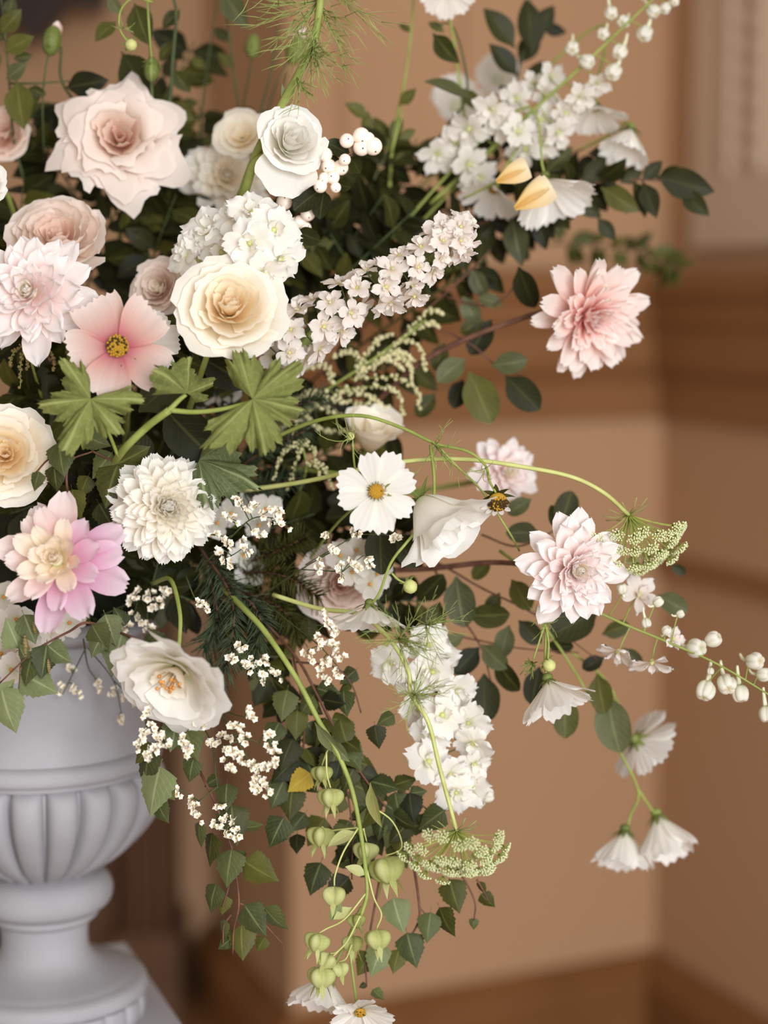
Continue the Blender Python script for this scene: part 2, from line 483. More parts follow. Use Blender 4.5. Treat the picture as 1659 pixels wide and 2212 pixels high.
# carved bosses running up the pale panel of the right wall
a, b = WALL[3], WALL[4]; t = (b - a).normalized(); n = Vector((t.y, -t.x))
mb = MB(); mb.ball((0, 0, 0), 1, 10, 6)
bm_ = mb.mesh('boss', 'panelpaint')
for i in range(11):
    q = a + t * .27 + n * .02
    o = obj('carved_boss', bm_, tp, T_((q.x, q.y, 1.53 + i * .042)) @ Matrix.Rotation(math.atan2(t.y, t.x), 4, 'Z') @ Matrix.Diagonal((.028, .012, .019, 1)))
for s in (.225, .315):
    batten('trim_8' if s < .3 else 'trim_9', 3, s - .008, s + .008, 1.5, 2.9, .032, 'panelpaint', .004)

mb = MB(); mb.box((-3.5, -2.5, -.05), (3.0, 4.0, 0)); struct('floor', mb.mesh('floor', 'floorwood', False))

# ---- fireplace left of the urn
FL = Thing('fireplace', 'dark brown panelled fireplace surround on the wall behind the white urn', 'fireplace', (-.75, 3.3, 0))


def fbox(name, lo, hi, mat, parent=None):
    mb = MB(); mb.box(lo, hi); return FL.add(name, mb.mesh(name, mat, False), None, parent)


pil = fbox('pilaster', (-.475, 3.26, 0), (-.385, 3.44, 1.0), 'hearthwood')
for i in range(3):
    mb = MB(); x = -.462 + i * .032
    mb.tube([(x, 3.262, .12), (x, 3.262, .95)], .011, 8); FL.add('reed', mb.mesh('reed', 'hearthwood'), None, pil)
fbox('pilaster_base', (-.49, 3.235, 0), (-.37, 3.44, .16), 'hearthwood')
fbox('jamb', (-.60, 3.33, 0), (-.475, 3.46, .9), 'hearthwood')
fbox('frieze', (-1.15, 3.30, .86), (-.385, 3.46, 1.02), 'hearthwood')
fbox('mantel_shelf', (-1.2, 3.22, 1.02), (-.36, 3.46, 1.06), 'hearthwood')
fbox('firebox', (-1.0, 3.40, 0), (-.60, 3.46, .87), 'soot')

# ---- dark carved frame high on the chimney wall
FR = Thing('mirror', 'dark carved mirror frame hanging high on the wall at upper left', 'mirror', (-.66, 3.36, 1.80))
mb = MB(); lo = []
for i in range(41):
    u = i / 40; x = -1.02 + u * .53
    lo.append((x, 1.772 + .022 * math.cos(u * PI * 9) + .06 * max(0, (u - .72) / .28) ** 2))
for yy in (3.30, 3.36):
    for (x, z) in lo: mb.v += [Vector((x, yy, z)), Vector((x, yy, 1.90))]; mb.uv += [(0, 0), (0, 0)]
m_ = len(lo) * 2
for i in range(40):
    a_, b_, c_, d_ = 2 * i, 2 * i + 1, 2 * i + 3, 2 * i + 2
    mb.f += [(a_, d_, c_, b_), (m_ + a_, m_ + b_, m_ + c_, m_ + d_), (a_, m_ + a_, m_ + d_, d_), (b_, c_, m_ + c_, m_ + b_)]; mb.mi += [0] * 4
FR.add('frame_bottom', mb.mesh('frame_bottom', 'framedark', False))
for nm, lo_, hi_, mt in (('frame_side', (-1.02, 3.30, 1.9), (-.95, 3.36, 2.7), 'framedark'), ('frame_side', (-.56, 3.30, 1.9), (-.49, 3.36, 2.7), 'framedark'),
                         ('frame_top', (-1.02, 3.30, 2.7), (-.49, 3.36, 2.78), 'framedark'), ('glass', (-.95, 3.33, 1.9), (-.56, 3.34, 2.7), 'mirror')):
    mb = MB(); mb.box(lo_, hi_); FR.add(nm, mb.mesh(nm, mt, False))

# ---- the urn and its plinth
UD = 22
UQ = P(100, 2192, UD)


def uz(py):
    k = (1106 - py) / FPX; s, c = math.sin(PITCH), math.cos(PITCH)
    return CAMZ + UQ.y * (k * c - s) / (c + k * s)


def ur(px, py): return px * (UQ.y * math.cos(PITCH) - (uz(py) - CAMZ) * math.sin(PITCH)) / FPX


URN = Thing('urn', 'white plaster garden urn with gadrooned bowl holding the flowers', 'urn', (UQ.x, UQ.y, UQ.z))
UT = T_((UQ.x, UQ.y, 0))


def lathe(name, prof, n=72, mat='plaster', k=3):
    pts = [(ur(r, y), uz(y)) for r, y in prof]
    c = catmull([Vector((r, z, 0)) for r, z in pts], k); mb = MB(); m = len(c) - 1
    mb.grid(lambda u, v: (c[round(u * m)].x * math.cos(2 * PI * v), c[round(u * m)].x * math.sin(2 * PI * v), c[round(u * m)].y), m, n, 0, True)
    return mb.mesh(name, mat)


rim = URN.add('rim', lathe('rim', [(205, 1325), (232, 1322), (262, 1328), (270, 1340), (262, 1352), (240, 1362)]), UT)
URN.add('bowl', lathe('bowl', [(205, 1325), (214, 1350), (225, 1365), (228, 1400), (230, 1500), (232, 1570), (236, 1592), (242, 1606)]), UT)
URN.add('ring_moulding', lathe('ring_moulding', [(232, 1600), (246, 1604), (256, 1612), (260, 1624), (257, 1636), (248, 1644), (244, 1652), (236, 1656)]), UT)
GP = [(228, 1650), (238, 1660), (242, 1676), (240, 1704), (230, 1740), (210, 1776), (184, 1810), (150, 1842), (108, 1870), (90, 1882)]
URN.add('bowl_core', lathe('bowl_core', [(r - 8, y) for r, y in GP]), UT)
gp = catmull([Vector((ur(r, y), uz(y), 0)) for r, y in GP], 4); gm = len(gp) - 1


def gad(u, v):
    q = gp[round(u * gm)]; a = (v - .5) * 2; e = math.sin(PI * min(max(u * 1.06 - .0, 0), 1)) ** .35 if u < .5 else 1
    rr = q.x * (1 + .12 * (math.sqrt(max(0, 1 - a * a)) * e) - .06 * (a ** 6))
    ang = -PI / 2 + a * (PI / 21) * .985
    return (rr * math.cos(ang), rr * math.sin(ang), q.y)


mb = MB(); mb.grid(gad, gm, 12); gme = mb.mesh('gadroon', 'plaster')
for i in range(21): URN.add('gadroon', gme, UT @ Matrix.Rotation(2 * PI * i / 21 + math.radians(3.5), 4, 'Z'))
URN.add('collar', lathe('collar', [(88, 1872), (108, 1876), (132, 1886), (146, 1904), (149, 1924), (142, 1944), (126, 1956), (118, 1962), (116, 1972), (106, 1980), (97, 1984)]), UT)
URN.add('stem', lathe('stem', [(100, 1978), (96, 1990), (93, 2010), (93, 2030), (96, 2046), (104, 2060), (122, 2074), (150, 2086), (182, 2096), (196, 2102)]), UT)
URN.add('foot', lathe('foot', [(190, 2100), (204, 2104), (214, 2110), (219, 2120), (219, 2132), (212, 2140), (206, 2144), (206, 2188)]), UT)


def flobe(u, v):
    a = (v - .5) * 2; y = lerp(2142, 2190, u); rr = ur(206, y) * (1 + .045 * math.sqrt(max(0, 1 - a ** 4)) * math.sin(PI * (u * .9 + .08)) ** .4)
    ang = -PI / 2 + a * (PI / 21) * .94; return (rr * math.cos(ang), rr * math.sin(ang), uz(y))


mb = MB(); mb.grid(flobe, 6, 8); fme = mb.mesh('foot_lobe', 'plaster')
for i in range(21): URN.add('foot_lobe', fme, UT @ Matrix.Rotation(2 * PI * i / 21 + math.radians(3.5), 4, 'Z'))
UZ0 = uz(2190)


def plane_pt(px, py, z):
    d = P(px, py) - CP; return CP + d * ((z - CAMZ) / d.z)


c1 = plane_pt(270, 2036, UZ0); c2 = plane_pt(392, 2212, UZ0)
e1 = (c2 - c1).normalized(); e2 = Vector((e1.y, -e1.x, 0))    # e2 points left
PL = Thing('plinth', 'white square plinth under the white urn', 'plinth', (UQ.x, UQ.y, 0))
mb = MB(); mb2 = MB()
for (m__, z0, z1, g) in ((mb, .0, UZ0 - .03, .012), (mb2, UZ0 - .03, UZ0, 0)):
    for z in (z0, z1):
        for (s, t_) in ((g, g), (.30 - g, g), (.30 - g, .30 - g), (g, .30 - g)):
            q = c1 + e1 * s + e2 * t_; m__.v.append(Vector((q.x, q.y, z))); m__.uv.append((0, 0))
    for i in range(4): m__.f.append((i, (i + 1) % 4, 4 + (i + 1) % 4, 4 + i)); m__.mi.append(0)
    m__.f += [(3, 2, 1, 0), (4, 5, 6, 7)]; m__.mi += [0, 0]
PL.add('body', mb.mesh('body', 'plinthpaint', False)); PL.add('top_slab', mb2.mesh('top_slab', 'plinthpaint', False))

# ================================================================== kinds of flowers and foliage
def new_flower(name, label, cat, c, f, R, stem=None, stem_r=.0017, smat='stem', group=None, o=None, k=.07, back=0.):
    "stem: explicit list of world points ending at the flower, or None for one that runs to the urn"
    pts = stem if stem else auto_stem(c - f * back, f, .002, k, o)
    t = Thing(name, label, cat, pts[0], group)
    t.add('stem', tube_mesh('stem', pts, stem_r * 1.15, stem_r, smat))
    return t


def calyx(t, c, F, R, n=8, mat='sepal', el=.35, z0=-.004, W=.34):
    me = petal(mat, 'sepal', W, .3, 0, .5, nu=4, nv=2)
    for i in range(n): t.add('sepal', me, pm(F, 2 * PI * i / n + .2, el + rnd.uniform(-.15, .15), R * .08, z0, R, c))


def core_dome(mat, r, h, bumps=40, mat2='pollendark', seed=1, dark=.25):
    key = ('core', mat, r, h, bumps, mat2, dark)
    if key in CACHE: return CACHE[key]
    R_ = random.Random(seed); mb = MB(); mb.ball((0, 0, 0), r, 12, 6, 0, (1, 1, h / r))
    for i in range(bumps):
        f = math.sqrt((i + .5) / bumps); a = i * 2.39996; q = Vector((r * f * math.cos(a), r * f * math.sin(a), h * math.sqrt(max(0, 1 - f * f * .85))))
        mb.ball(q, r * .14, 5, 3, 1 if R_.random() < dark else 0)
    me = mb.mesh('flower_centre', [mat, mat2]); CACHE[key] = me; return me


def dahlia(label, x, y, dz, R, face, n=70, mats=None, prof='dahlia', W=.5, cup=.5, e0=-.15, e1=1.45, rin=.30, H=.30, pw=1.0, bend=.15, pick=None, stem=None, roll=0, smat='stem', name='dahlia', core='budwhite', tipc=0., seed=0, bb=-.35, group=None, lpow=.8, cz=1.0, jit=1.0):
    R_ = random.Random(seed + int(x)); f = D3(face); F = frame(f, roll); c = P(x, y, dz); R = S(R, dz)
    t = new_flower(name, label, 'flower', c, f, R, stem, .0022, smat, group, back=.012)
    for i in range(n):
        q = i / (n - 1); az = i * 2.39996 + R_.uniform(-.16, .16)
        L = R * lerp(1, rin, q ** lpow) * (1 + jit * R_.uniform(-.12, .07)); el = lerp(e0, e1, q ** pw) + jit * R_.uniform(-.15, .15)
        m = pick(q, az % (2 * PI), R_) if pick else mats[min(int(q * len(mats)), len(mats) - 1)]
        me = petal(m, prof, W, cup * (1 + .9 * q), 0, lerp(bend * .4, bend * 2.4, q), 1.6, tipc, seed=i % 5, nu=8, nv=6, ruf=.045, pleat=.012, pk=3)
        t.add('petal', me, pm(F, az, el, R * .10 * (1 - q), R * H * q, L, c - f * R * .08, jit * R_.uniform(-.28, .28)))
    calyx(t, c - f * R * .12, F, R * .35, 6)
    mb = MB(); mb.ball((0, 0, 0), 1, 10, 6)
    t.add('flower_centre', mb.mesh('flower_centre', core), T_(c + f * R * H * .6) @ F @ Matrix.Diagonal((R * .11, R * .11, R * .13 * cz, 1)))
    return t


def whorl(mat, rho, alpha, h, lip, point=0., edge=0., seed=0, spiral=.10, rb=.25, open_=0., frill=0.):
    "one rose petal: a patch of a cup around the flower's axis, one edge tucked in, its lip rolled out"
    key = ('whorl', mat, rho, alpha, h, lip, point, edge, seed, spiral, rb, open_, frill)
    if key in CACHE: return CACHE[key]
    R_ = random.Random(seed * 13 + 1); p1, p2, sk = R_.uniform(0, 6), R_.uniform(0, 6), R_.uniform(-.2, .2)

    def fn(t, v):
        x = v * 2 - 1; xs = x + sk * (1 - x * x)
        top = 1 - .22 * abs(xs) ** 2.4 + point * (1 - min(1, abs(xs) * 1.25)) ** 1.5 + .035 * math.sin(5 * x + p1) + .02 * math.sin(11 * x + p2)
        q = t * top
        r = rho * (rb + (1 - rb) * math.sin(min(q, 1) * PI / 2) ** .75) + open_ * q * q
        k = max(0., q - .62); r += lip * (k / .38) ** 1.7; z = h * (q - .55 * (lip / max(h, .1)) * (k / .38) ** 2.2)
        ed = max(0., abs(x) - .45) / .55; r += edge * ed * ed * t; z -= edge * .35 * ed * ed * t
        r *= 1 + spiral * x * (1 if seed % 2 else 1) ; r += .035 * t * t * math.sin(4 * x + p2) + frill * .05 * t * t * math.sin(9 * x + p1) + .018 * t ** 4 * math.sin(13 * x + p1)
        a = x * alpha
        return (r * math.cos(a), r * math.sin(a), z)
    mb = MB(); mb.grid(fn, 10, 12); CACHE[key] = mb.mesh('petal', mat); return CACHE[key]


def rose(label, x, y, dz, R, face, layers, mats, stem=None, roll=0, smat='stem', name='rose', seed=0, point=0., edge=0., stem_r=.0022, anthers=0, k=.07, o=None, group=None, sep=5, extra=(), drop=.3, frill=0.):
    """layers from the heart outwards: (count, radius, half angle, height, lip, material index)"""
    R_ = random.Random(seed + int(x)); f = D3(face); F = frame(f, roll); c = P(x, y, dz); R = S(R, dz); c0 = c - f * R * drop
    t = new_flower(name, label, 'flower', c0, f, R, stem, stem_r, smat, group, o, k, back=R * .1)
    az = R_.uniform(0, 6); nl = len(layers)
    for li, lay in enumerate(layers):
        n, rho, al, h, lip, mi = lay[:6]; op = lay[6] if len(lay) > 6 else 0.; g = li / max(1, nl - 1)
        for i in range(n):
            a = az + 2 * PI * i / n + R_.uniform(-.12, .12)
            me = whorl(mats[mi], rho, al, h, lip, point * g, edge * g, (i + li) % 4, .10 if li < nl - 2 else .05, .25, op, frill * g)
            tilt = Matrix.Rotation(R_.uniform(-.07, .07), 4, 'X') @ Matrix.Rotation(R_.uniform(-.07, .07), 4, 'Y')
            s = R * R_.uniform(.95, 1.05)
            t.add('petal', me, T_(c0) @ F @ Matrix.Rotation(a, 4, 'Z') @ tilt @ Matrix.Diagonal((s, s, s, 1)))
        az += 1.0
    for (a, el, L, wrap, refl, mi) in extra:
        me = petal(mats[mi], 'rose', 1.1, wrap, .25, refl, 2.4, .2, ruf=.05, rk=1.5, seed=2, nu=10, nv=8)
        t.add('petal', me, pm(F, a, el, R * .05, 0, R * L, c0))
    if anthers:
        mb = MB()
        for i in range(anthers):
            a = R_.uniform(0, 6.28); rr = R * R_.uniform(.05, .28); q = Vector((rr * math.cos(a), rr * math.sin(a), R * .1)); b = q * 1.0; b.z += R * R_.uniform(.15, .3)
            mb.tube([q * .4, b], R * .014, 4); mb.ball(b, R * .04, 5, 3, 1)
        t.add('stamens', mb.mesh('stamens', ['cream', 'anther']), T_(c0) @ F, kind='stuff')
    if sep: calyx(t, c0 - f * R * .05, F, R * .42, sep, 'sepal', -.5, 0)
    return t


ROSE_OPEN = [(2, .09, 1.9, .60, .0, 2), (3, .18, 1.35, .64, .01, 2), (3, .30, 1.25, .66, .02, 1), (4, .43, 1.05, .64, .05, 1), (5, .58, .85, .58, .09, 0), (5, .74, .80, .48, .14, 0), (5, .88, .75, .36, .18, 0)]
ROSE_TIGHT = [(2, .10, 1.9, .78, .0, 1), (3, .20, 1.35, .80, .01, 1), (3, .33, 1.25, .80, .03, 0), (4, .48, 1.05, .74, .07, 0), (4, .64, .95, .66, .12, 0), (4, .78, .85, .55, .18, 0)]
CUPPED = [(3, .12, 1.5, .5, .0, 1), (4, .24, 1.2, .56, .0, 1), (5, .38, .95, .60, .0, 1), (6, .54, .75, .60, -.02, 0), (6, .70, .7, .56, -.03, 0), (7, .86, .62, .48, -.02, 0), (6, .98, .6, .34, .06, 0)]
BOWL = [(3, .30, 1.0, .42, .04, 1), (4, .55, .95, .52, .08, 0, .05), (5, .72, .85, .50, .14, 0, .08), (5, .86, .80, .42, .16, 0, .1)]
BELL = [(3, .26, 1.3, .95, .03, 0), (3, .40, 1.25, 1.0, .10, 0, .1), (4, .52, 1.0, 1.0, .16, 0, .16)]


def cosmos(label, x, y, dz, R, face, mats=('white',), n=8, el=.08, W=.62, prof='cosmos', tooth=.10, nt=3, stem=None, roll=0, name='cosmos_flower', core='pollen', core_r=.17, dark=.12, bend=.0, smat='stem', stem_r=.0011, cup=.3, seed=0, skip=(), group=None, o=None, ticks=False, cal=.42, pleat=.012, anthers=40, tipr=.12):
    R_ = random.Random(seed + int(x) + int(y)); f = D3(face); F = frame(f, roll); c = P(x, y, dz); R = S(R, dz)
    if el > .45: core_r = .11
    t = new_flower(name, label, 'flower', c, f, R, stem, stem_r, smat, group, o)
    for i in range(n):
        if i in skip: continue
        me = petal(mats[i % len(mats)], prof, W, cup, 0, bend, 1.5, tipr, tooth, nt, .035, 1.2, pleat, 4, seed=i % 4, nu=10, nv=18)
        t.add('petal', me, pm(F, 2 * PI * i / n + R_.uniform(-.1, .1), el + R_.uniform(-.12, .12), R * .05, (i % 2) * R * .02, R * R_.uniform(.92, 1.06), c, R_.uniform(-.15, .15)))
    t.add('flower_centre', core_dome(core, 1, .55, anthers, dark=dark), T_(c + f * R * .11) @ F @ Matrix.Diagonal((R * core_r,) * 3 + (1,)), kind='stuff')
    if ticks:
        mb = MB()
        for i in range(18):
            a = 2 * PI * i / 18 + R_.uniform(-.1, .1); q = Vector((math.cos(a), math.sin(a), .25))
            mb.tube([q * R * core_r * .95, q * R * core_r * 1.3], R * .012, 4)
        t.add('stamens', mb.mesh('stamens', 'pollendark'), T_(c + f * R * .10) @ F, kind='stuff')
    calyx(t, c - f * R * .02, F, R * cal, 8, 'sepal', .1 - .6 * 0 + min(el, .9) * .6, -R * .05, .3)
    mb = MB(); mb.ball((0, 0, 0), 1, 8, 5); t.add('calyx', mb.mesh('calyx', 'sepal'), T_(c - f * R * .07) @ F @ Matrix.Diagonal((R * .12, R * .12, R * .1, 1)))
    return t


def bud_mesh(mat, ribs=8):
    key = ('bud', mat)
    if key in CACHE: return CACHE[key]
    mb = MB(); mb.grid(lambda u, v: (math.sin(PI * u) * (1 + .05 * math.cos(2 * PI * v * ribs)) * math.cos(2 * PI * v), math.sin(PI * u) * (1 + .05 * math.cos(2 * PI * v * ribs)) * math.sin(2 * PI * v), -math.cos(PI * u) * 1.05), 8, 24, 0, True)
    CACHE[key] = mb.mesh('bud', mat); return CACHE[key]


def bud(label, x, y, dz, r, face, stem, mat='budgreen', sep=6, smat='stem', name='flower_bud', threads=0, long=1.05):
    f = D3(face); F = frame(f); c = P(x, y, dz); r = S(r, dz)
    t = Thing(name, label, 'flower bud', stem[0]); t.add('stem', tube_mesh('stem', stem, .0009, .0008, smat))
    t.add('bud', bud_mesh(mat), T_(c) @ F @ Matrix.Diagonal((r, r, r * long, 1)))
    me = petal('sepal', 'sepal', .36, .3, .3, 1.3, nu=5, nv=2)
    for i in range(sep): t.add('sepal', me, pm(F, 2 * PI * i / sep, -.2 + rnd.uniform(-.5, .3), r * .3, -r * .8, r * 1.5, c))
    return t


def floret(t, c, f, R, mat='white', n=5, W=.85, prof='round', el=.15, ruf=.08, double=False, roll=0, core='budgreen', cup=.25, seed=0, bend=0., tooth=0.):
    F = frame(f, roll); mb_key = ('throat', core)
    if mb_key not in CACHE:
        mb = MB(); mb.ball((0, 0, 0), 1, 8, 5); CACHE[mb_key] = mb.mesh('floret', core)
    fl = t.add('floret', CACHE[mb_key], T_(c) @ F @ Matrix.Diagonal((R * .13, R * .13, R * .16, 1)))
    for i in range(n):
        me = petal(mat, prof, W, cup, 0, bend, 1.5, .15, tooth, 4, ruf, 2, seed=(i + seed) % 4, nu=6, nv=6)
        t.add('petal', me, pm(F, 2 * PI * i / n + rnd.uniform(-.12, .12), el + rnd.uniform(-.2, .2), R * .06, 0, R * rnd.uniform(.9, 1.1), c, rnd.uniform(-.2, .2)), fl)
    if double:
        for i in range(3):
            me = petal(mat, prof, W * .9, .6, 0, .5, 1.5, .15, tooth, 4, ruf, 2, seed=(i + seed) % 4, nu=6, nv=6)
            t.add('petal', me, pm(F, 2 * PI * i / 3 + rnd.uniform(-.3, .3), .85 + rnd.uniform(-.2, .2), R * .08, R * .03, R * rnd.uniform(.45, .62), c), fl)
    return fl


def lark_bud():
    "a half open bud: five rounded petals closing over a dimpled tip"
    if 'larkbud' in CACHE: return CACHE['larkbud']
    mb = MB()
    def fn(u, v):
        a = 2 * PI * v; k = abs(math.cos(2.5 * a)) ** .6; q = math.sin(PI * min(u, .999)) ** .8 * (.74 + .26 * k)
        return (q * math.cos(a + .5 * u), q * math.sin(a + .5 * u), -math.cos(PI * u) * .95 - .35 * max(0, u - .8) / .2 * (1 - .4 * k))
    mb.grid(fn, 12, 40, 0, True); CACHE['larkbud'] = mb.mesh('bud', 'larkbudpetal'); return CACHE['larkbud']


def spire(label, path, florets, mat='larkspur', smat='stemdark', stem_r=.0016, name='larkspur_spire', buds=(), kind='lark', group=None, core='budgreen'):
    "path: (x, y, dz) list; florets: (x, y, dz, R, face); buds: (x, y, dz, r, face)"
    pts = [P(*p) for p in path]; t = Thing(name, label, 'flower spike', pts[0], group)
    t.add('stem', tube_mesh('stem', pts, stem_r * 1.2, stem_r * .6, smat)); line = catmull(pts, 8)
    for k, (x, y, dz, R, face) in enumerate(florets):
        c = P(x, y, dz); f = D3(face); R = S(R, dz); q = min(line, key=lambda v: (v - c).length)
        if kind == 'lark': fl = floret(t, c, f, R * 1.22, mat, 5, .74, 'lark', .3, .09, True, rnd.uniform(0, 6), core, .35, k, -.4)
        else: fl = floret(t, c, f, R * 1.05, mat, 5, 1.0, 'round', .2, .14, True, rnd.uniform(0, 6), core, .2, k, -.25, .06)
        t.add('pedicel', tube_mesh('pedicel', [q, q.lerp(c - f * R * .35, .6), c - f * R * .05], .0006, .0006, smat, 5, 4), None, fl)
    for (x, y, dz, r, face) in buds:
        c = P(x, y, dz); f = D3(face); r = S(r, dz); q = min(line, key=lambda v: (v - c).length)
        b = t.add('bud', lark_bud(), T_(c) @ frame(f, rnd.uniform(0, 6)) @ Matrix.Diagonal((r, r, r * 1.1, 1)))
        t.add('spur', tube_mesh('spur', [c - f * r, c - f * r * 1.9 + UP * r * .3, c - f * r * 2.4 + UP * r * .9], r * .3, r * .15, 'budwhite', 5, 4), None, b)
        t.add('pedicel', tube_mesh('pedicel', [q, q.lerp(c - f * r, .6), c - f * r * .8], .0006, .0005, smat, 5, 4), None, b)
    return t


def leaf_matrix(b, tip, roll):
    d = tip - b; L = d.length; x = d.normalized()
    z = -FW - x * (-FW).dot(x); z = z.normalized() if z.length > 1e-4 else x.orthogonal().normalized()
    y = z.cross(x)
    return T_(b) @ Matrix((x, y, z)).transposed().to_4x4() @ Matrix.Rotation(roll, 4, 'X') @ Matrix.Diagonal((L, L, L, 1))


LEAF = {
    'birch': dict(prof='birch', W=.74, cup=-.35, b1=-.35, serr=.22, sn=10, nu=22, nv=4),
    'ovate': dict(prof='ovate', W=.52, cup=.45, b1=-.4, nu=9, nv=4),
    'round': dict(prof='roundleaf', W=.62, cup=.4, b1=-.35, nu=9, nv=4),
    'lance': dict(prof='lance', W=.26, cup=.5, b1=-.5, nu=8, nv=2),
    'rosel': dict(prof='ovate', W=.6, cup=.35, b1=-.4, serr=.1, sn=12, nu=24, nv=4),
}


def leafme(kind, mat, seed=0):
    return petal(mat, seed=seed, wob=.012, **LEAF[kind])


def branch(label, twigs, leaves, mat='leafdark', kind='ovate', name='leafy_branch', tmat='twig', r=.0014, auto=(), mats=None, catkins=(), cat='branch', group=None):
    """twigs: pixel paths; leaves: (base x, y, tip x, y, dz base, dz tip, roll[, material]);
    auto: (twig index, from, to, count, leaf px, spread, depth jitter) grows alternate leaves"""
    P0 = P(*twigs[0][0]); t = Thing(name, label, cat, P0, group); R_ = random.Random(int(twigs[0][-1][0] * 3 + twigs[0][-1][1])); lines = []
    for k, tw in enumerate(twigs):
        pts = [P(*p) for p in tw]; lines.append(catmull(pts, 8))
        t.add('twig', tube_mesh('twig', pts, r if k == 0 else r * .75, r * .45, tmat))
    for k, lf in enumerate(leaves):
        bx, by, tx, ty, d0, d1, roll = lf[:7]
        if kind == 'birch': bx, by = bx - .2 * (tx - bx), by - .2 * (ty - by)
        m = lf[7] if len(lf) > 7 else (mats[k % len(mats)] if mats else mat)
        t.add('leaf', leafme(kind, m, k % 3), leaf_matrix(P(bx, by, d0), P(tx, ty, d1), roll))
    for (ti, u0, u1, n, px, spread, jit) in auto:
        ln = lines[ti]; pdz = [(q - CP).dot(FW) for q in ln]
        for k in range(n):
            u = lerp(u0, u1, (k + R_.uniform(.1, .9)) / n); i = min(int(u * (len(ln) - 1)), len(ln) - 2); q = ln[i]; tg = (ln[i + 1] - ln[i]).normalized()
            sd = tg.cross(-FW).normalized() * (1 if k % 2 else -1)
            d = (tg * R_.uniform(.1, .7) + sd * R_.uniform(.4, 1.0) * spread + (-FW) * R_.uniform(-jit, jit) + Vector((0, 0, -.25))).normalized()
            L = px * pdz[i] / FPX * R_.uniform(.7, 1.15)
            m = mats[R_.randrange(len(mats))] if mats else mat
            t.add('leaf', leafme(kind, m, k % 3), leaf_matrix(q, q + d * L, R_.uniform(-.9, .9)))
    for (x, y, dz, L, ang) in catkins:
        c = P(x, y, dz); d = RT * math.cos(ang) + UP * math.sin(ang); L = S(L, dz)
        mb = MB()
        for i in range(7):
            u = i / 6; rr = L * .17 * math.sin(PI * (.12 + .8 * u)) ** .6
            mb.ball((u * L, 0, 0), rr, 7, 4, 0, (.9, 1, 1))
        t.add('catkin', mb.mesh('catkin', 'catkin'), T_(c) @ Matrix((d, d.cross(FW), FW)).transposed().to_4x4())
    return t


def lim_mesh():
    if 'lim' in CACHE: return CACHE['lim']
    mb = MB()
    def fn(u, v):
        a = 2 * PI * v; r = (.22 + .78 * u ** 1.4) * (1 + .16 * u * math.cos(5 * a)); return (r * math.cos(a), r * math.sin(a), .9 * u ** .7 + .12 * u * math.cos(10 * a))
    mb.grid(fn, 3, 15, 0, True); mb.ball((0, 0, .45), .24, 6, 3, 1); CACHE['lim'] = mb.mesh('floret', ['limwhite', 'limcore']); return CACHE['lim']


def statice(label, twigs, clusters, name='statice_sprig', size=7, smat='stemdark', group=None):
    "clusters: (x0, y0, x1, y1, dz, count): florets packed along a short line"
    t = Thing(name, label, 'flower sprig', P(*twigs[0][0]), group); lines = []; R_ = random.Random(int(clusters[0][0]))
    for k, tw in enumerate(twigs):
        pts = [P(*p) for p in tw]; lines += catmull(pts, 8); t.add('stem', tube_mesh('stem', pts, .0007 if k == 0 else .0005, .0004, smat, 5, 5))
    for (x0, y0, x1, y1, dz, n) in clusters:
        for i in range(n):
            u = (i + .5) / n; x = lerp(x0, x1, u) + R_.uniform(-7, 7); y = lerp(y0, y1, u) + R_.uniform(-7, 7); d = dz + R_.uniform(-.3, .3)
            f = D3((R_.uniform(-.8, .8), R_.uniform(-.6, .8), .6)); s = S(size * R_.uniform(.85, 1.2), dz)
            t.add('floret', lim_mesh(), T_(P(x, y, d)) @ frame(f, R_.uniform(0, 6)) @ Matrix.Diagonal((s, s, s, 1)))
        a, b = P(x0, y0, dz), P(x1, y1, dz); q = min(lines, key=lambda v: (v - a).length)
        t.add('twig', tube_mesh('twig', [q, q.lerp(a, .6) + UP * .001, a, b], .0005, .0003, smat, 4, 4))
    return t


def umbel_mesh():
    if 'umb' in CACHE: return CACHE['umb']
    R_ = random.Random(3); mb = MB()
    for i in range(26):
        f = math.sqrt((i + .5) / 26); a = i * 2.39996; q = Vector((f * math.cos(a), f * math.sin(a), .55 + .3 * (1 - f * f) + R_.uniform(-.08, .08)))
        mb.tube([(0, 0, -.15), q], .025, 3, 1); mb.ball(q, .13, 5, 3, 0)
        for k in range(2): mb.ball(q + Vector((R_.uniform(-.14, .14), R_.uniform(-.14, .14), R_.uniform(.02, .12))), .075, 4, 3, 0)
    CACHE['umb'] = mb.mesh('umbellet', ['umbel', 'umbelgreen']); return CACHE['umb']


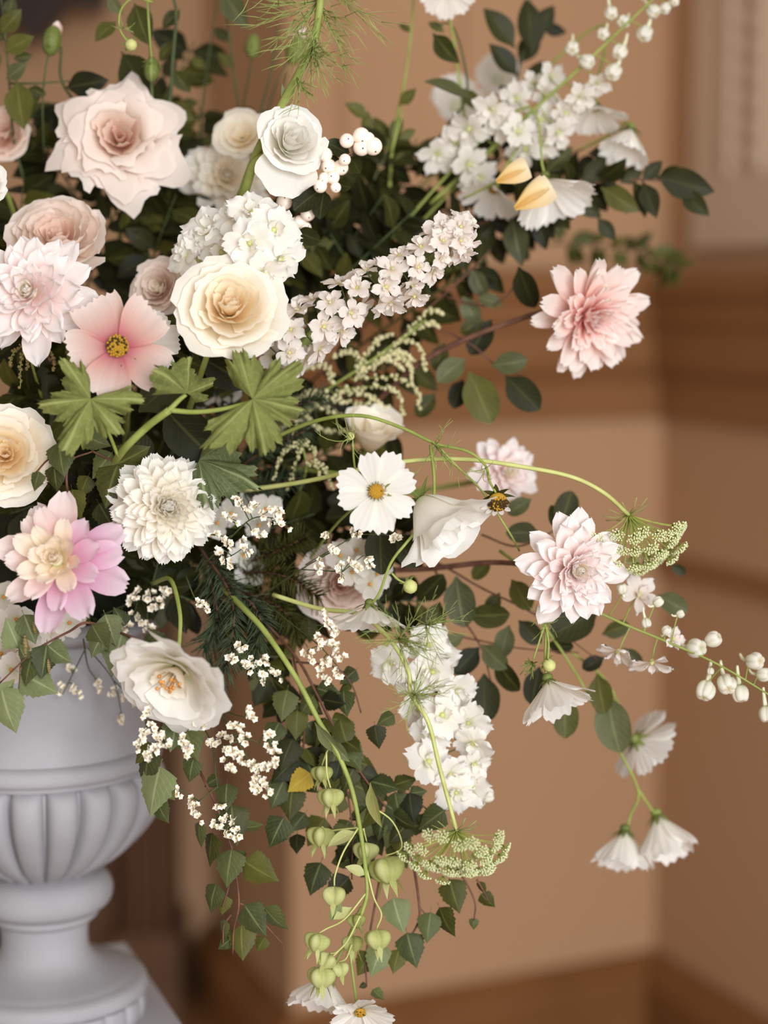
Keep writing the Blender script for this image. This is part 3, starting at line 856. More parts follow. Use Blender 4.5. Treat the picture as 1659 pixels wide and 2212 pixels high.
def umbel(label, stem, node, dz, R, face, n=34, us=17, spread=1.05, smat='stempale', stem_r=.0016, nodes=(), depth=.5):
    c = P(node[0], node[1], dz); f = D3(face); F = frame(f); t = Thing('lace_flower', label, 'flower', P(*stem[0])); R = S(R, dz); us = S(us, dz)
    t.add('stem', tube_mesh('stem', [P(*p) for p in stem] + [c], stem_r * 1.2, stem_r, smat)); R_ = random.Random(int(node[0]))
    for i in range(n):
        q = math.sqrt((i + .5) / n); a = i * 2.39996; th = spread * q
        e = c + F.to_3x3() @ Vector((R * math.sin(th) * math.cos(a) * 1.05 * (jj := R_.uniform(.88, 1.12)), R * math.sin(th) * math.sin(a) * 1.05 * jj, R * depth * (math.cos(th) * 1.25) + R_.uniform(-.16, .12) * R))
        d = (e - c).normalized()
        ry = t.add('ray', tube_mesh('ray', [c, c.lerp(e, .5) + f * R * .05 * q, e], .0006, .0004, 'umbelgreen', 4, 3))
        t.add('umbellet', umbel_mesh(), T_(e) @ frame((d + f * .5).normalized(), a) @ Matrix.Diagonal((us, us, us, 1)) if R_.random() < 2 else None, ry)
    mb = MB()
    for i in range(10):
        a = 2 * PI * i / 10; v = F.to_3x3() @ Vector((math.cos(a), math.sin(a), -.1)); mb.tube([c, c + v * R * .3, c + v * R * .5 - f * R * .08], .0004, 3)
    t.add('bracts', mb.mesh('bracts', 'thread'), kind='stuff')
    for nd in nodes: thread_tuft(t, *nd)
    return t


def thread_tuft(t, x, y, dz, L, n, face, mat='thread', spread=1.2, fork=3, part='feathery_leaf', r=.00035, curl=.5, seed=0):
    "a tuft of hair-fine forking leaves"
    R_ = random.Random(int(x * 7 + y) + seed); c = P(x, y, dz); L = S(L, dz); f = D3(face); F = frame(f).to_3x3(); mb = MB()
    for i in range(n):
        a = R_.uniform(0, 2 * PI); th = R_.uniform(.1, spread); d = F @ Vector((math.sin(th) * math.cos(a), math.sin(th) * math.sin(a), math.cos(th)))
        p0 = c; side = d.orthogonal().normalized(); ll = L * R_.uniform(.55, 1.1); pts = [p0]
        ax = Vector((R_.uniform(-1, 1), R_.uniform(-1, 1), R_.uniform(-1, 1))).normalized()
        for k in range(5):
            d = (d + ax.cross(d) * curl * .25).normalized(); pts.append(pts[-1] + d * ll / 5)
        mb.tube(pts, [r, r, r * .9, r * .8, r * .7, r * .4], 3)
        for k in range(fork):
            j = R_.randrange(1, 5); v = (d + Vector((R_.uniform(-1, 1), R_.uniform(-1, 1), R_.uniform(-1, 1))) * .8).normalized()
            m = pts[j] + v * ll * .22; mb.tube([pts[j], m, m + (v + d * .4).normalized() * ll * .18], [r * .8, r * .7, r * .35], 3)
    t.add(part, mb.mesh(part, mat), kind='stuff')


def lobed_leaf(seed=0, lobes=5, mat='geranium', deep=.5):
    "a geranium leaf: cut lobes, each lobe cut again, with a toothed, frilly edge"
    key = ('ger', seed, lobes, mat, deep)
    if key in CACHE: return CACHE[key]
    R_ = random.Random(seed * 31 + 7); ph = [R_.uniform(0, 6) for _ in range(4)]; amp = [R_.uniform(.78, 1.08) for _ in range(lobes)]; sk = [R_.uniform(-.15, .15) for _ in range(lobes)]
    span = 5.2 if lobes > 4 else 3.4; m = lobes * 40

    def fn(u, v):
        q = v * lobes; k = min(int(q), lobes - 1); x = (q - k) * 2 - 1
        th = (v - .5) * span + sk[k] * (1 - x * x) * .6
        out = (1 - deep * abs(x) ** 2.2) * amp[k]                         # main lobes
        out *= 1 - .20 * math.exp(-((abs(x) - .40) / .10) ** 2)               # second cut
        out *= 1 + .10 * noise.noise(Vector((x * 2.3, k * 3.1 + seed, 0)))
        e = max(0, (u - .55) / .45); out *= 1 + .11 * e * (abs(((x * 8.0 + ph[3]) % 1.0) * 2 - 1) - .5)           # teeth
        r = u * out
        z = .09 * u * math.cos(x * PI * .9) + .12 * u ** 4 * math.sin(x * 7 + ph[0] + k) + .06 * u ** 7 * math.sin(x * 19 + ph[2]) + .07 * u * noise.noise(Vector((u * 3.5, x * 2.0, k * 2.0 + seed))) + .08 * u * u * math.sin(th * 1.6 + ph[1]) - .20 * u * u
        return (r * math.cos(th), r * math.sin(th), z)
    mb = MB(); mb.grid(fn, 9, m); mb.uv = [(u, (v * lobes) % 1.0) for (u, v) in mb.uv]
    CACHE[key] = mb.mesh('leaf_blade', mat); return CACHE[key]


def pod(t, x, y, dz, r, face, seed=0, stem=None):
    "a papery green lantern pod: four inflated lobes, pointed sepal tips"
    c = P(x, y, dz); f = D3(face); F = frame(f, seed); r = S(r, dz)
    key = 'pod'
    if key not in CACHE:
        mb = MB()
        def fn(u, v):
            a = 2 * PI * v; q = math.sin(PI * min(1, u * .96 + .02)) ** .7; rr = q * (.52 + .54 * abs(math.cos(2 * a)) ** .7)
            return (rr * math.cos(a), rr * math.sin(a), -.7 + 1.45 * u - .45 * abs(math.cos(2 * a)) * math.sin(PI * u) * (1 - u))
        mb.grid(fn, 9, 32, 0, True); CACHE[key] = mb.mesh('pod', 'podgreen')
    p = t.add('pod', CACHE[key], T_(c) @ F @ Matrix.Diagonal((r, r, r, 1)))
    me = petal('podgreen', 'sepal', .34, .4, 0, .25, nu=5, nv=2)
    for i in range(4): t.add('sepal_tip', me, pm(F, PI / 4 + i * PI / 2, 1.15, r * .38, r * .35, r * 1.25, c), p)
    if stem: t.add('pedicel', tube_mesh('pedicel', [P(*q) for q in stem] + [c - f * r * .75], .0008, .0006, 'stempale', 5, 5), None, p)
    return p

# ================================================================== the blooms
dahlia('blush white dahlia with pointed petals above the pink cosmos', 72, 637, -2, 140, (-.12, .12, 1), 88, ['blush', 'blush', 'blush', 'blushcore'], W=.46, cup=.45, e0=-.05, rin=.26, H=.24, bend=.2)


def pick2(q, az, R_):
    if q > .62: return 'd2cream'
    a = (az + .25) % (2 * PI)
    if q < .36 and (a < 1.5 or a > 5.2): return 'd2lilac'
    return 'd2pink' if q < .36 else 'd2cream'


dahlia('cream dahlia with lilac pink outer petals hanging over the urn rim', 130, 1212, -4, 152, (-.12, .2, 1), 48, None, 'dahliaround', .50, .5, -.1, 1.4, .24, .26, .9, .22, pick2, roll=-.35)
dahlia('round creamy white ball dahlia beside the small cream statice', 357, 1096, -1, 122, (.28, .04, 1), 170, ['ball'], 'ball', .44, .75, -.6, 1.65, .26, .36, .9, .35, lpow=1.05, jit=.5)
dahlia('pink dahlia leaning out to the right on a dark stem', 1268, 684, 10, 142, (.42, -.42, .8), 100, ['pinkout', 'pinkout', 'pink', 'pink'], 'dahliaround', .38, .6, .02, 1.35, .26, .10, .8, .15, smat='twig', core='pinkout',
       stem=[P(800, 880, 16), P(900, 790, 14), P(1000, 735, 13), P(1120, 690, 12), P(1180, 672, 11.5), P(1240, 668, 11)])
dahlia('blush dahlia at right beside the green lace flower', 1238, 1228, 1, 124, (.26, -.12, .95), 104, ['blush', 'blush', 'blush', 'blushcore'], 'dahlia', .46, .6, -.2, 1.35, .24, .26, .8, .3, roll=2,
       stem=[P(700, 1230, 14), P(900, 1230, 12), P(1060, 1215, 9), P(1180, 1225, 5.5)], smat='twig')
dahlia('blurred blush dahlia behind the curving lace flower stem', 1088, 1020, 14, 84, (.35, .1, .9), 60, ['blush', 'blush', 'blushcore'], W=.48, cup=.5, e0=-.2)
dahlia('blurred cream ball dahlia behind the upright white rose', 490, 388, 16, 96, (.1, .1, 1), 90, ['ball', 'cream'], 'ball', .5, .7, -.4, 1.5, .26, .3, .9, .3, lpow=1.0)

# ---- roses
PINK_R = [(2, .09, 1.9, .58, .0, 1), (3, .17, 1.3, .62, .02, 1), (3, .27, 1.15, .64, .06, 1), (4, .36, .95, .60, .16, 0), (5, .46, .75, .52, .22, 0), (6, .58, .66, .42, .26, 0), (6, .68, .62, .26, .30, 0)]
rose('pale pink rose with pointed curled petals at upper left', 258, 296, 9, 138, (.08, .12, 1), PINK_R, ['rosepale', 'rosepink'], point=.19, edge=.2)
rose('white rose standing upright beside the snowberries', 628, 306, 1, 86, (.30, .22, 1), ROSE_TIGHT, ['white', 'white'], extra=[(4.55, .0, 1.45, .35, -.5, 0), (5.2, .35, 1.1, .4, -.3, 0)],
     stem=[P(400, 700, 12), P(490, 520, 7), P(530, 410, 4), P(552, 350, 3), P(600, 330, 3)], smat='stem', stem_r=.0034)
rose('wide cream rose below the white stock', 497, 662, -3, 122, (.10, .30, 1), ROSE_OPEN, ['cream', 'creamdeep', 'creamdeep'], stem=[P(380, 960, 10), P(410, 880, 6), P(440, 790, 2), P(465, 720, 1.5)])
rose('cream rose cut by the left edge above the pink dahlia', 10, 982, -1, 114, (.12, .1, 1), ROSE_OPEN, ['cream', 'creamdeep', 'creamdeep'], seed=3)
rose('nodding open white rose hanging in front of the urn', 368, 1474, -5, 126, (-.35, -.60, .72), BOWL, ['white', 'cream'], seed=5, anthers=16, frill=1.2, edge=.1,
     stem=[P(330, 1260, 6), P(368, 1252, 2), P(388, 1320, -1), P(388, 1380, -2), P(383, 1420, -2.5)], stem_r=.0016)
rose('white rose turned sideways with drooping petals above the cosmos bud', 932, 1106, 0, 122, (.52, -.66, .42), BELL, ['white', 'cream'], seed=9, point=.12, frill=1.0,
     stem=[P(620, 1010, 12), P(760, 1030, 8), P(870, 1080, 4), P(915, 1085, 1.5)], stem_r=.0018)
rose('narrow cream lisianthus behind the white cosmos', 802, 950, 12, 84, (.2, .6, .5), BELL, ['cream', 'creamdeep'], name='lisianthus')
rose('blush rose sunk behind the statice in the middle', 735, 1262, 9, 92, (.1, .1, 1), ROSE_OPEN, ['rosepale', 'rosepale', 'rosepink'], seed=4)
rose('pale garden rose with cupped petals behind the blush dahlia', 122, 512, 5, 108, (.05, .45, .85), CUPPED, ['rosepale', 'rosepink'], seed=6)
rose('cream petalled rose half hidden behind the wide cream rose', 340, 622, 7, 66, (-.3, .2, 1), ROSE_OPEN, ['rosepale', 'rosepale', 'cream'], seed=7)
rose('cream rose petals showing behind the upright white rose', 520, 290, 12, 58, (-.1, .4, .9), BOWL, ['cream', 'cream'], seed=8)
rose('blurred pink rose cut by the left edge near the top', 5, 290, 14, 62, (-.2, .1, 1), ROSE_OPEN, ['rosepink', 'rosepink', 'rosepink'], seed=2)
rose('white rose cut by the left edge beside the pale pink rose', -38, 395, 3, 56, (-.1, .1, 1), ROSE_OPEN, ['white', 'cream', 'cream'], seed=12)

# ---- cosmos
cosmos('white cosmos with yellow centre facing the viewer in the middle', 812, 1062, -4, 88, (.12, .02, 1), ('white',), 8, .12, .66, roll=.3, core_r=.19, ticks=True, dark=.02, seed=4,
       stem=[P(640, 1250, 12), P(720, 1140, 5), P(790, 1075, -1)])
cosmos('pink cosmos with golden centre between the dahlias', 256, 750, -4, 110, (.02, .08, 1), ('cosmospink',), 5, .06, 1.04, 'wide', .10, 7, roll=.75, tipr=.02, core_r=.22, dark=.3, seed=2, anthers=60, pleat=.008)
cosmos('white cosmos half hidden behind the pink cosmos', 312, 738, 0, 74, (.3, .1, .9), ('white',), 6, .0, .9, 'wide', .08, 6, seed=3, pleat=.02)
cosmos('nodding white cosmos above the feathery lace foliage', 798, 1308, -1, 92, (-.06, -.94, .14), ('white',), 8, .5, .62, seed=6, core_r=.2,
       stem=[P(930, 962, 1), P(938, 1040, 0), P(930, 1110, -1), P(880, 1170, -2), P(845, 1215, -2), P(820, 1280, -1.5), P(802, 1305, -1)])
cosmos('nodding white cosmos hanging below the blush dahlia at right', 1185, 1470, 2, 104, (.30, -.86, .30), ('white',), 8, .72, .62, seed=7, cal=.3,
       stem=[P(1180, 1300, 4), P(1180, 1360, 3), P(1178, 1420, 2.5), P(1180, 1462, 2)])
cosmos('small blurred white cosmos under the trailing green stems at right', 1374, 1598, 15, 88, (.55, -.45, -.3), ('white',), 8, .35, .66, seed=8,
       stem=[P(1215, 1395, 12), P(1300, 1460, 13), P(1340, 1530, 14), P(1362, 1580, 15)])
cosmos('left one of the two white cosmos hanging lowest at right', 1350, 1796, 14, 100, (-.1, -.9, .25), ('white',), 8, .85, .62, seed=9,
       stem=[P(1160, 1330, 10), P(1235, 1440, 11), P(1320, 1590, 12), P(1378, 1705, 13), P(1362, 1760, 14), P(1354, 1795, 14)])
cosmos('right one of the two white cosmos hanging lowest at right', 1420, 1762, 14, 104, (.25, -.8, .3), ('white',), 8, .95, .66, seed=10,
       stem=[P(1378, 1705, 13), P(1395, 1730, 13.5), P(1416, 1760, 14)])
cosmos('white cosmos under the green pods at the bottom', 705, 2110, 4, 100, (-.2, -.85, .3), ('white',), 8, .75, .72, seed=11, stem=[P(780, 1960, 3), P(750, 2030, 4), P(715, 2100, 4)])
cosmos('white cosmos cut by the bottom edge with yellow centre', 778, 2180, 3, 74, (.05, -.65, .7), ('white',), 8, .35, .66, seed=12, stem=[P(752, 2030, 3), P(760, 2090, 3.5), P(770, 2165, 3)])
cosmos('white cosmos under two cream yellow petals at upper right', 1180, 388, 12, 112, (.34, -.82, .32), ('white',), 8, .62, .7, seed=13)
cosmos('white cosmos partly hidden left of the yellow petals', 1068, 405, 15, 78, (-.4, -.85, .25), ('white',), 7, .5, .66, seed=14)
cosmos('blurred white cosmos under the larkspur tip at upper right', 1285, 228, 16, 74, (.05, -.92, .25), ('whitegrey',), 8, .55, .75, seed=15)
cosmos('rightmost blurred white cosmos beside the dark leaves at upper right', 1362, 278, 16, 84, (-.25, -.85, .3), ('white',), 9, .95, .62, seed=16, stem=[P(1240, 330, 20), P(1320, 290, 18), P(1352, 265, 16.5), P(1360, 272, 16)])
cosmos('blurred white bloom cut by the top edge', 965, -22, 14, 62, (0, -.6, .8), ('whitegrey',), 8, .3, .8, seed=17, stem=[P(1010, 300, 18), P(985, 120, 16), P(970, 30, 15)])
cosmos('blurred white bloom behind the drooping leaf at top', 985, 235, 28, 70, (0, .3, 1), ('whitegrey',), 13, .7, .7, seed=18, core='budwhite')
cosmos('pale blurred bloom behind the upper right larkspur', 1075, 175, 30, 60, (0, .2, 1), ('whitegrey',), 13, .7, .7, seed=19, core='budwhite')

# yellow trumpet petals in front of the cosmos
yt = Thing('yellow_freesia', 'two cream yellow petals in front of the white cosmos at upper right', 'flower', P(1000, 420, 14))
yt.add('stem', tube_mesh('stem', [P(1000, 430, 14), P(1060, 400, 12), P(1095, 385, 10)], .001, .001, 'stem'))
for (x, y, tx, ty, m) in ((1072, 392, 1142, 360, .2), (1112, 450, 1192, 400, .0)):
    for k, (rl, s) in enumerate(((.3, 1.0), (-.7, .92), (1.1, .85))):
        yt.add('petal', petal('yellowpetal', 'wide', .75, .9, 0, .2, seed=k, nu=8, nv=8), leaf_matrix(P(x, y, 8), P(lerp(x, tx, s), lerp(y, ty, s), 7.5), rl))

# ---- seed head and buds
sh = Thing('seed_head', 'spent cosmos head with dark centre beside the drooping white rose', 'seed head', P(930, 962, 1))
sh.add('stem', tube_mesh('stem', [P(560, 960, 8), P(680, 910, 4), P(780, 898, 2), P(870, 925, 1.5), P(940, 958, 1), P(1010, 975, 0), P(1048, 1005, -.5), P(1058, 1040, -1), P(1072, 1066, -1)], .0017, .0009, 'stem'))
sh.add('branch_stem', tube_mesh('branch_stem', [P(945, 962, 1), P(985, 1005, 1), P(1040, 1060, 2), P(1100, 1150, 3), P(1122, 1190, 4)], .0009, .0008, 'stem'))
fs = D3((.1, -.7, .7)); Fs = frame(fs); cs = P(1075, 1083, -1)
sh.add('flower_centre', core_dome('pollen', 1, .8, 60, dark=.7), T_(cs) @ Fs @ Matrix.Diagonal((S(21),) * 3 + (1,)), kind='stuff')
calyx(sh, cs - fs * S(8), Fs, S(40), 8, 'leafmid', .1)
me = petal('whitegrey', 'lark', .4, .3, 0, -.4, nu=5, nv=3)
for i in range(5): sh.add('petal', me, pm(Fs, 3.6 + i * .5, .3, S(10), 0, S(30), cs))
thread_tuft(sh, 1050, 1010, -.6, 62, 9, (-.4, -.6, .5), curl=1.6, spread=1.3, fork=0)
thread_tuft(sh, 940, 962, 1, 120, 12, (.1, -.4, .6), curl=1.1, spread=1.7, fork=2)
bud('round pale green cosmos bud hanging right of the thin stem', 886, 1267, -2, 15, (.5, -.6, .6), [P(846, 1238, -2), P(860, 1252, -2), P(876, 1260, -2)])
b2 = bud('small green bud in curling threads above the white cosmos', 757, 942, -2, 9, (-.3, .5, .7), [P(770, 1035, -2), P(764, 990, -2), P(762, 955, -2)])
thread_tuft(b2, 762, 948, -2, 85, 10, (-.2, -.1, .8), curl=1.5, spread=1.9, fork=1)
b3 = bud('yellow green bud above the nodding cosmos at right', 1186, 1437, 2, 14, (.5, -.5, .7), [P(1178, 1345, 3), P(1185, 1390, 2.5), P(1183, 1428, 2)])
thread_tuft(b3, 1178, 1340, 3, 60, 16, (0, .1, .8), curl=1.3, spread=2.2, fork=1); thread_tuft(b3, 1150, 1430, 2.5, 36, 12, (-.3, -.3, .8), mat='sepal', curl=.8, fork=1, r=.0008)
b3.add('stem', tube_mesh('stem', [P(1178, 1345, 3), P(1165, 1385, 2.5), P(1152, 1425, 2.4)], .0008, .0007, 'stem'))
b4 = bud('round yellow green bud against the wall above the pale pink rose', 283, 97, 6, 13, (.4, -.3, .8), [P(330, 5, 8), P(290, -5, 7), P(262, 20, 6), P(258, 60, 6), P(275, 90, 6)])
thread_tuft(b4, 265, 60, 6, 34, 7, (0, -.3, .8), curl=1.4, fork=1)
b5 = bud('tall pink tipped rose bud at upper left', 112, 88, 12, 20, (.2, 1, .1), [P(95, 330, 14), P(92, 230, 13), P(98, 150, 12), P(108, 108, 12)], mat='sepal', smat='stemdark', name='rose_bud', long=1.6)
b5.add('petal', petal('pink', 'rosept', .8, 1.4, nu=5, nv=6), leaf_matrix(P(115, 88, 12), P(126, 46, 12), .4))
b6 = bud('blurred rose bud with pink tip behind the fennel frond', 640, 108, 22, 20, (.3, 1, .1), [P(560, 330, 24), P(590, 200, 22), P(628, 125, 22)], mat='sepal', smat='stemdark', name='rose_bud', long=1.6)
b6.add('petal', petal('pink', 'rosept', .8, 1.4, nu=5, nv=6), leaf_matrix(P(622, 105, 22), P(660, 62, 22), .4))
b7 = bud('dark rose bud on a thin stem left of the fennel', 546, 100, 20, 16, (.1, 1, .1), [P(520, 260, 22), P(538, 160, 20), P(545, 115, 20)], mat='sepal', smat='stemdark', name='rose_bud', long=1.6)
b8 = bud('green rose hip above the pale pink rose on an upright stem', 328, 150, 9, 17, (0, -1, .2), [P(318, -10, 9), P(322, 60, 9), P(328, 135, 9)], mat='sepal', smat='stem', name='rose_hip', long=1.6)

# ================================================================== flower spikes
def along(path, n, w0, w1, r0, r1, dj=1.5, seed=0, lean=(.3, .3), fz=.6):
    "florets scattered round a pixel path, wider apart where w0 -> w1 says"
    R_ = random.Random(seed); ln = catmull([Vector(p) for p in path], 10); out = []
    for i in range(n):
        u = (i + R_.uniform(.2, .8)) / n; j = min(int(u * (len(ln) - 1)), len(ln) - 2); q = ln[j]; tg = ln[j + 1] - ln[j]; tg.z = 0; tg.normalize()
        a = i * 2.4 + R_.uniform(-.4, .4); w_ = lerp(w0, w1, u); off = math.cos(a) * w_; nz = math.sin(a)
        x = q.x - tg.y * off; y = q.y + tg.x * off
        fx = -tg.y * math.cos(a) + tg.x * lean[0]; fy = -(tg.x * math.cos(a)) - tg.y * lean[1]
        out.append((x, y, q.z - nz * dj, lerp(r0, r1, u) * R_.uniform(.85, 1.15), (fx, fy, fz + .5 * nz)))
    return out


DIAG = [(590, 775, 5), (680, 700, 3), (790, 630, 1), (880, 580, 0), (960, 525, -.5), (1010, 492, -.5)]
spire('white larkspur spike reaching diagonally up from the wide cream rose', DIAG, along(DIAG, 50, 52, 30, 31, 25, 1.5, 3) + [(955, 497, -1.2, 36, (-.2, .3, 1)), (1000, 480, -.5, 30, (.5, .6, .6)), (1000, 545, -1, 28, (.2, -.9, .4)), (895, 640, -1, 32, (.1, -.9, .4)), (845, 655, -1, 30, (-.1, -.9, .5))], buds=[(968, 562, -1, 9, (.6, -.8, .2)), (1022, 478, -.5, 8, (.7, .6, .2))])

TR = [(930, 440, 18), (1040, 340, 17), (1150, 240, 15), (1260, 140, 14), (1350, 55, 13), (1440, -30, 12)]
spire('blurred larkspur spike with round buds climbing to the top right', TR,
      [(x, y, 15 + rnd.uniform(-2, 3), R, (rnd.uniform(-.5, .5), rnd.uniform(-.8, .1), .7)) for x, y, R in ((1190, 165, 30), (1177, 205, 32), (1254, 208, 30), (1116, 212, 32), (1152, 178, 28), (1170, 258, 34), (1222, 245, 30), (1119, 284, 36), (1135, 322, 38), (1173, 312, 34), (1062, 235, 36), (1012, 278, 42), (1012, 355, 42), (945, 331, 40), (1035, 385, 38), (985, 308, 40), (1085, 270, 34), (1290, 178, 28), (1205, 285, 34))],
      buds=[(x, y, 13.5, r, (rnd.uniform(-.6, .6), rnd.uniform(-.9, -.2), .5)) for x, y, r in ((1320, 28, 15), (1347, 47, 15), (1303, 73, 14), (1393, 73, 18), (1411, 24, 15), (1437, 18, 13), (1236, 104, 16), (1339, 112, 17), (1268, 133, 17), (1325, 156, 19), (1458, 4, 10), (1390, -8, 10))], smat='stem', mat='whitegrey')

WS = [(470, 760, 10), (520, 640, 5), (560, 540, 2), (575, 440, 1)]
spire('cluster of ruffled white stock above the wide cream rose', WS, [(545, 460, 0, 52, (0, .5, .9)), (590, 498, -1.5, 56, (.3, .1, 1)), (540, 525, -2, 56, (-.1, -.1, 1)), (605, 560, -1, 54, (.6, -.3, .8)), (570, 590, -1.5, 50, (.2, -.6, .8)), (450, 500, 2.5, 58, (-.4, .4, .9)), (480, 545, 2, 54, (-.2, -.1, 1)), (400, 552, 3, 46, (-.7, .1, .7)), (510, 470, 1, 48, (-.3, .5, .9)), (430, 560, 3, 46, (-.3, -.5, .8)), (620, 500, .5, 44, (.9, .2, .5))], mat='white', kind='stock', name='stock_spike')

HS = [(800, 1280, 10), (870, 1370, 8), (945, 1500, 7), (1000, 1630, 6.5), (1045, 1725, 6)]
spire('white stock spike hanging down in the middle above the lower lace flower', HS, [(x, y, dz, R, (rnd.uniform(-.5, .5), rnd.uniform(-.6, .3), .8)) for x, y, dz, R in ((846, 1432, 5, 46), (925, 1395, 6, 50), (935, 1450, 4.5, 52), (895, 1470, 5.5, 44), (985, 1492, 5, 48), (955, 1545, 4.5, 52), (930, 1580, 5, 44), (1012, 1560, 5, 46), (1022, 1605, 5, 44), (925, 1645, 4.5, 52), (972, 1672, 5, 40), (1025, 1650, 5.5, 36), (985, 1712, 5, 42), (1020, 1700, 5.5, 40), (948, 1420, 7, 50), (900, 1530, 7, 40))], mat='white', kind='stock', name='stock_spike', buds=[(1052, 1718, 5.5, 17, (1, .1, .2)), (1035, 1735, 6, 13, (.7, -.6, .2))])

RS = [(1080, 1190, 10), (1200, 1275, 6), (1330, 1340, 5), (1450, 1390, 4), (1560, 1440, 3), (1700, 1525, 2)]
spire('thin larkspur spike with round white buds reaching the right edge', RS, [(1379, 1285, 6, 38, (.4, .2, .8)), (1335, 1408, 5, 42, (-.4, -.8, .4)), (1408, 1430, 4.5, 42, (-.1, -.9, .4)), (1455, 1380, 4.5, 22, (.4, .3, .8))],
      buds=[(x, y, 4, r, f) for x, y, r, f in ((1344, 1272, 12, (-.2, .9, .2)), (1422, 1300, 12, (.6, .5, .2)), (1396, 1346, 11, (.2, -.8, .3)), (1470, 1326, 9, (.8, .4, .2)), (1440, 1362, 11, (.3, .6, .4)), (1504, 1400, 22, (.5, .1, .8)), (1541, 1381, 18, (.6, .4, .5)), (1631, 1428, 20, (.5, .1, .8)), (1650, 1457, 16, (.6, .1, .6)), (1524, 1492, 22, (-.3, -.8, .5)), (1570, 1478, 22, (.1, -.5, .8)), (1600, 1499, 19, (.1, -.9, .3)), (1656, 1543, 18, (.1, -.9, .3)), (1535, 1450, 8, (0, -.9, .2)))], smat='stem', stem_r=.0012)

for lab, pts, R0, dz in (('white hydrangea cluster at the left edge below the pink dahlia', [(8, 1290), (36, 1338), (2, 1412), (58, 1365), (24, 1446), (70, 1420), (110, 1365), (-10, 1350), (60, 1400), (150, 1345)], 38, 3),
                         ('white hydrangea cluster glimpsed behind the cream statice', [(500, 1110), (530, 1095), (560, 1135), (470, 1130), (540, 1235), (525, 1200), (575, 1100)], 36, 9),
                         ('white stock florets behind the small statice in the middle', [(770, 1188), (792, 1216), (760, 1236), (815, 1240), (735, 1200), (800, 1262)], 36, 6),
                         ('white blooms sunk behind the geranium stem', [(440, 852), (520, 800), (495, 850), (462, 822)], 34, 12),
                         ('small white blooms below the larkspur and the cream rose', [(618, 735), (640, 770), (590, 770), (612, 700)], 34, 6)):
    t = Thing('flower_cluster', lab, 'flower cluster', ORIGIN)
    m_ = P(sum(p[0] for p in pts) / len(pts), sum(p[1] for p in pts) / len(pts), dz + 5)
    t.add('stem', tube_mesh('stem', [ORIGIN, ORIGIN.lerp(m_, .6) + UP * .01, m_], .0018, .0014, 'stemdark'))
    for k, (x, y) in enumerate(pts):
        c = P(x, y, dz + rnd.uniform(-1, 2)); fl = floret(t, c, D3((rnd.uniform(-.5, .5), rnd.uniform(-.4, .5), .8)), S(R0, dz), 'white' if k % 2 else 'whitegrey', 4, 1.05, 'round', .1, .05, False, rnd.uniform(0, 6), 'anther', .2, k)
        t.add('pedicel', tube_mesh('pedicel', [m_, m_.lerp(c, .6) - FW * .002, c], .0006, .0005, 'stem', 5, 3), None, fl)

# ================================================================== lace flowers and statice
umbel('green lace flower at right on a long arching stem', [(520, 1060, 8), (660, 1040, 5), (850, 1000, 3), (1000, 992, 2), (1150, 1012, 1), (1240, 1032, 1), (1305, 1065, 1), (1350, 1105, 3)], (1358, 1112), 4, 108, (.30, -.86, .36), 40, 17, 1.05, depth=.86)
umbel('green lace flower hanging lowest in the middle on a pale crooked stem', [(590, 1285, 4), (690, 1315, 2), (780, 1328, 0), (845, 1385, -2), (882, 1450, -2), (888, 1500, -2), (925, 1560, -2), (950, 1660, -2), (985, 1790, -2)], (985, 1795), -2, 104, (.03, -.88, .42), 40, 17, 1.2, depth=.68,
      nodes=[(860, 1380, -2.5, 105, 34, (.4, -.2, .8), 'thread', 1.5, 3), (920, 1350, -2, 90, 22, (.5, .1, .6), 'thread', 1.5, 3), (895, 1500, -2.5, 85, 30, (.1, 0, .9), 'thread', 1.6, 3)])


def clus(L, dz, n=5): return [(a, b, c, d, dz, n + 2) for (a, b, c, d) in L]


statice('cream statice sprig right of the round ball dahlia', [[(420, 1240, 5), (490, 1170, 0), (545, 1120, -1), (600, 1120, -1)], [(450, 1220, 4), (500, 1200, -1), (530, 1180, -1)]],
        clus([(512, 1078, 530, 1108), (482, 1112, 512, 1126), (535, 1100, 556, 1088), (568, 1112, 592, 1096), (588, 1124, 620, 1136), (545, 1148, 570, 1160), (456, 1155, 492, 1160), (488, 1168, 496, 1180), (468, 1182, 482, 1202), (490, 1212, 498, 1222), (522, 1168, 536, 1204), (600, 1100, 605, 1112)], -1.5))
statice('faded statice sprig under the white cosmos in the middle', [[(560, 1290, 8), (650, 1230, 4), (720, 1190, 1)], [(650, 1230, 4), (740, 1235, 1)], [(660, 1220, 4), (770, 1155, 2)]],
        clus([(708, 1146, 702, 1176), (715, 1182, 730, 1188), (755, 1152, 782, 1148), (690, 1208, 694, 1238), (738, 1218, 738, 1250), (760, 1212, 776, 1230), (845, 1158, 858, 1170), (790, 1200, 800, 1225)], .5))
statice('white statice sprig left of the feathery lace foliage', [[(560, 1290, 6), (620, 1340, 2), (690, 1395, -2), (730, 1440, -2)], [(640, 1355, 1), (700, 1350, -2)]],
        clus([(700, 1325, 712, 1350), (716, 1358, 728, 1372), (684, 1370, 690, 1398), (706, 1385, 726, 1398), (664, 1408, 676, 1432), (700, 1424, 716, 1430), (724, 1412, 738, 1424), (690, 1446, 708, 1474), (728, 1450, 736, 1464)], -2.5))
statice('white statice sprig above the empty wall between rose and pods', [[(470, 1310, 6), (490, 1370, 2), (540, 1425, -2), (600, 1465, -1)]],
        clus([(518, 1396, 524, 1404), (520, 1430, 534, 1446), (540, 1424, 552, 1440), (560, 1430, 578, 1424), (564, 1450, 572, 1476), (584, 1446, 612, 1466), (495, 1418, 510, 1424)], -2))
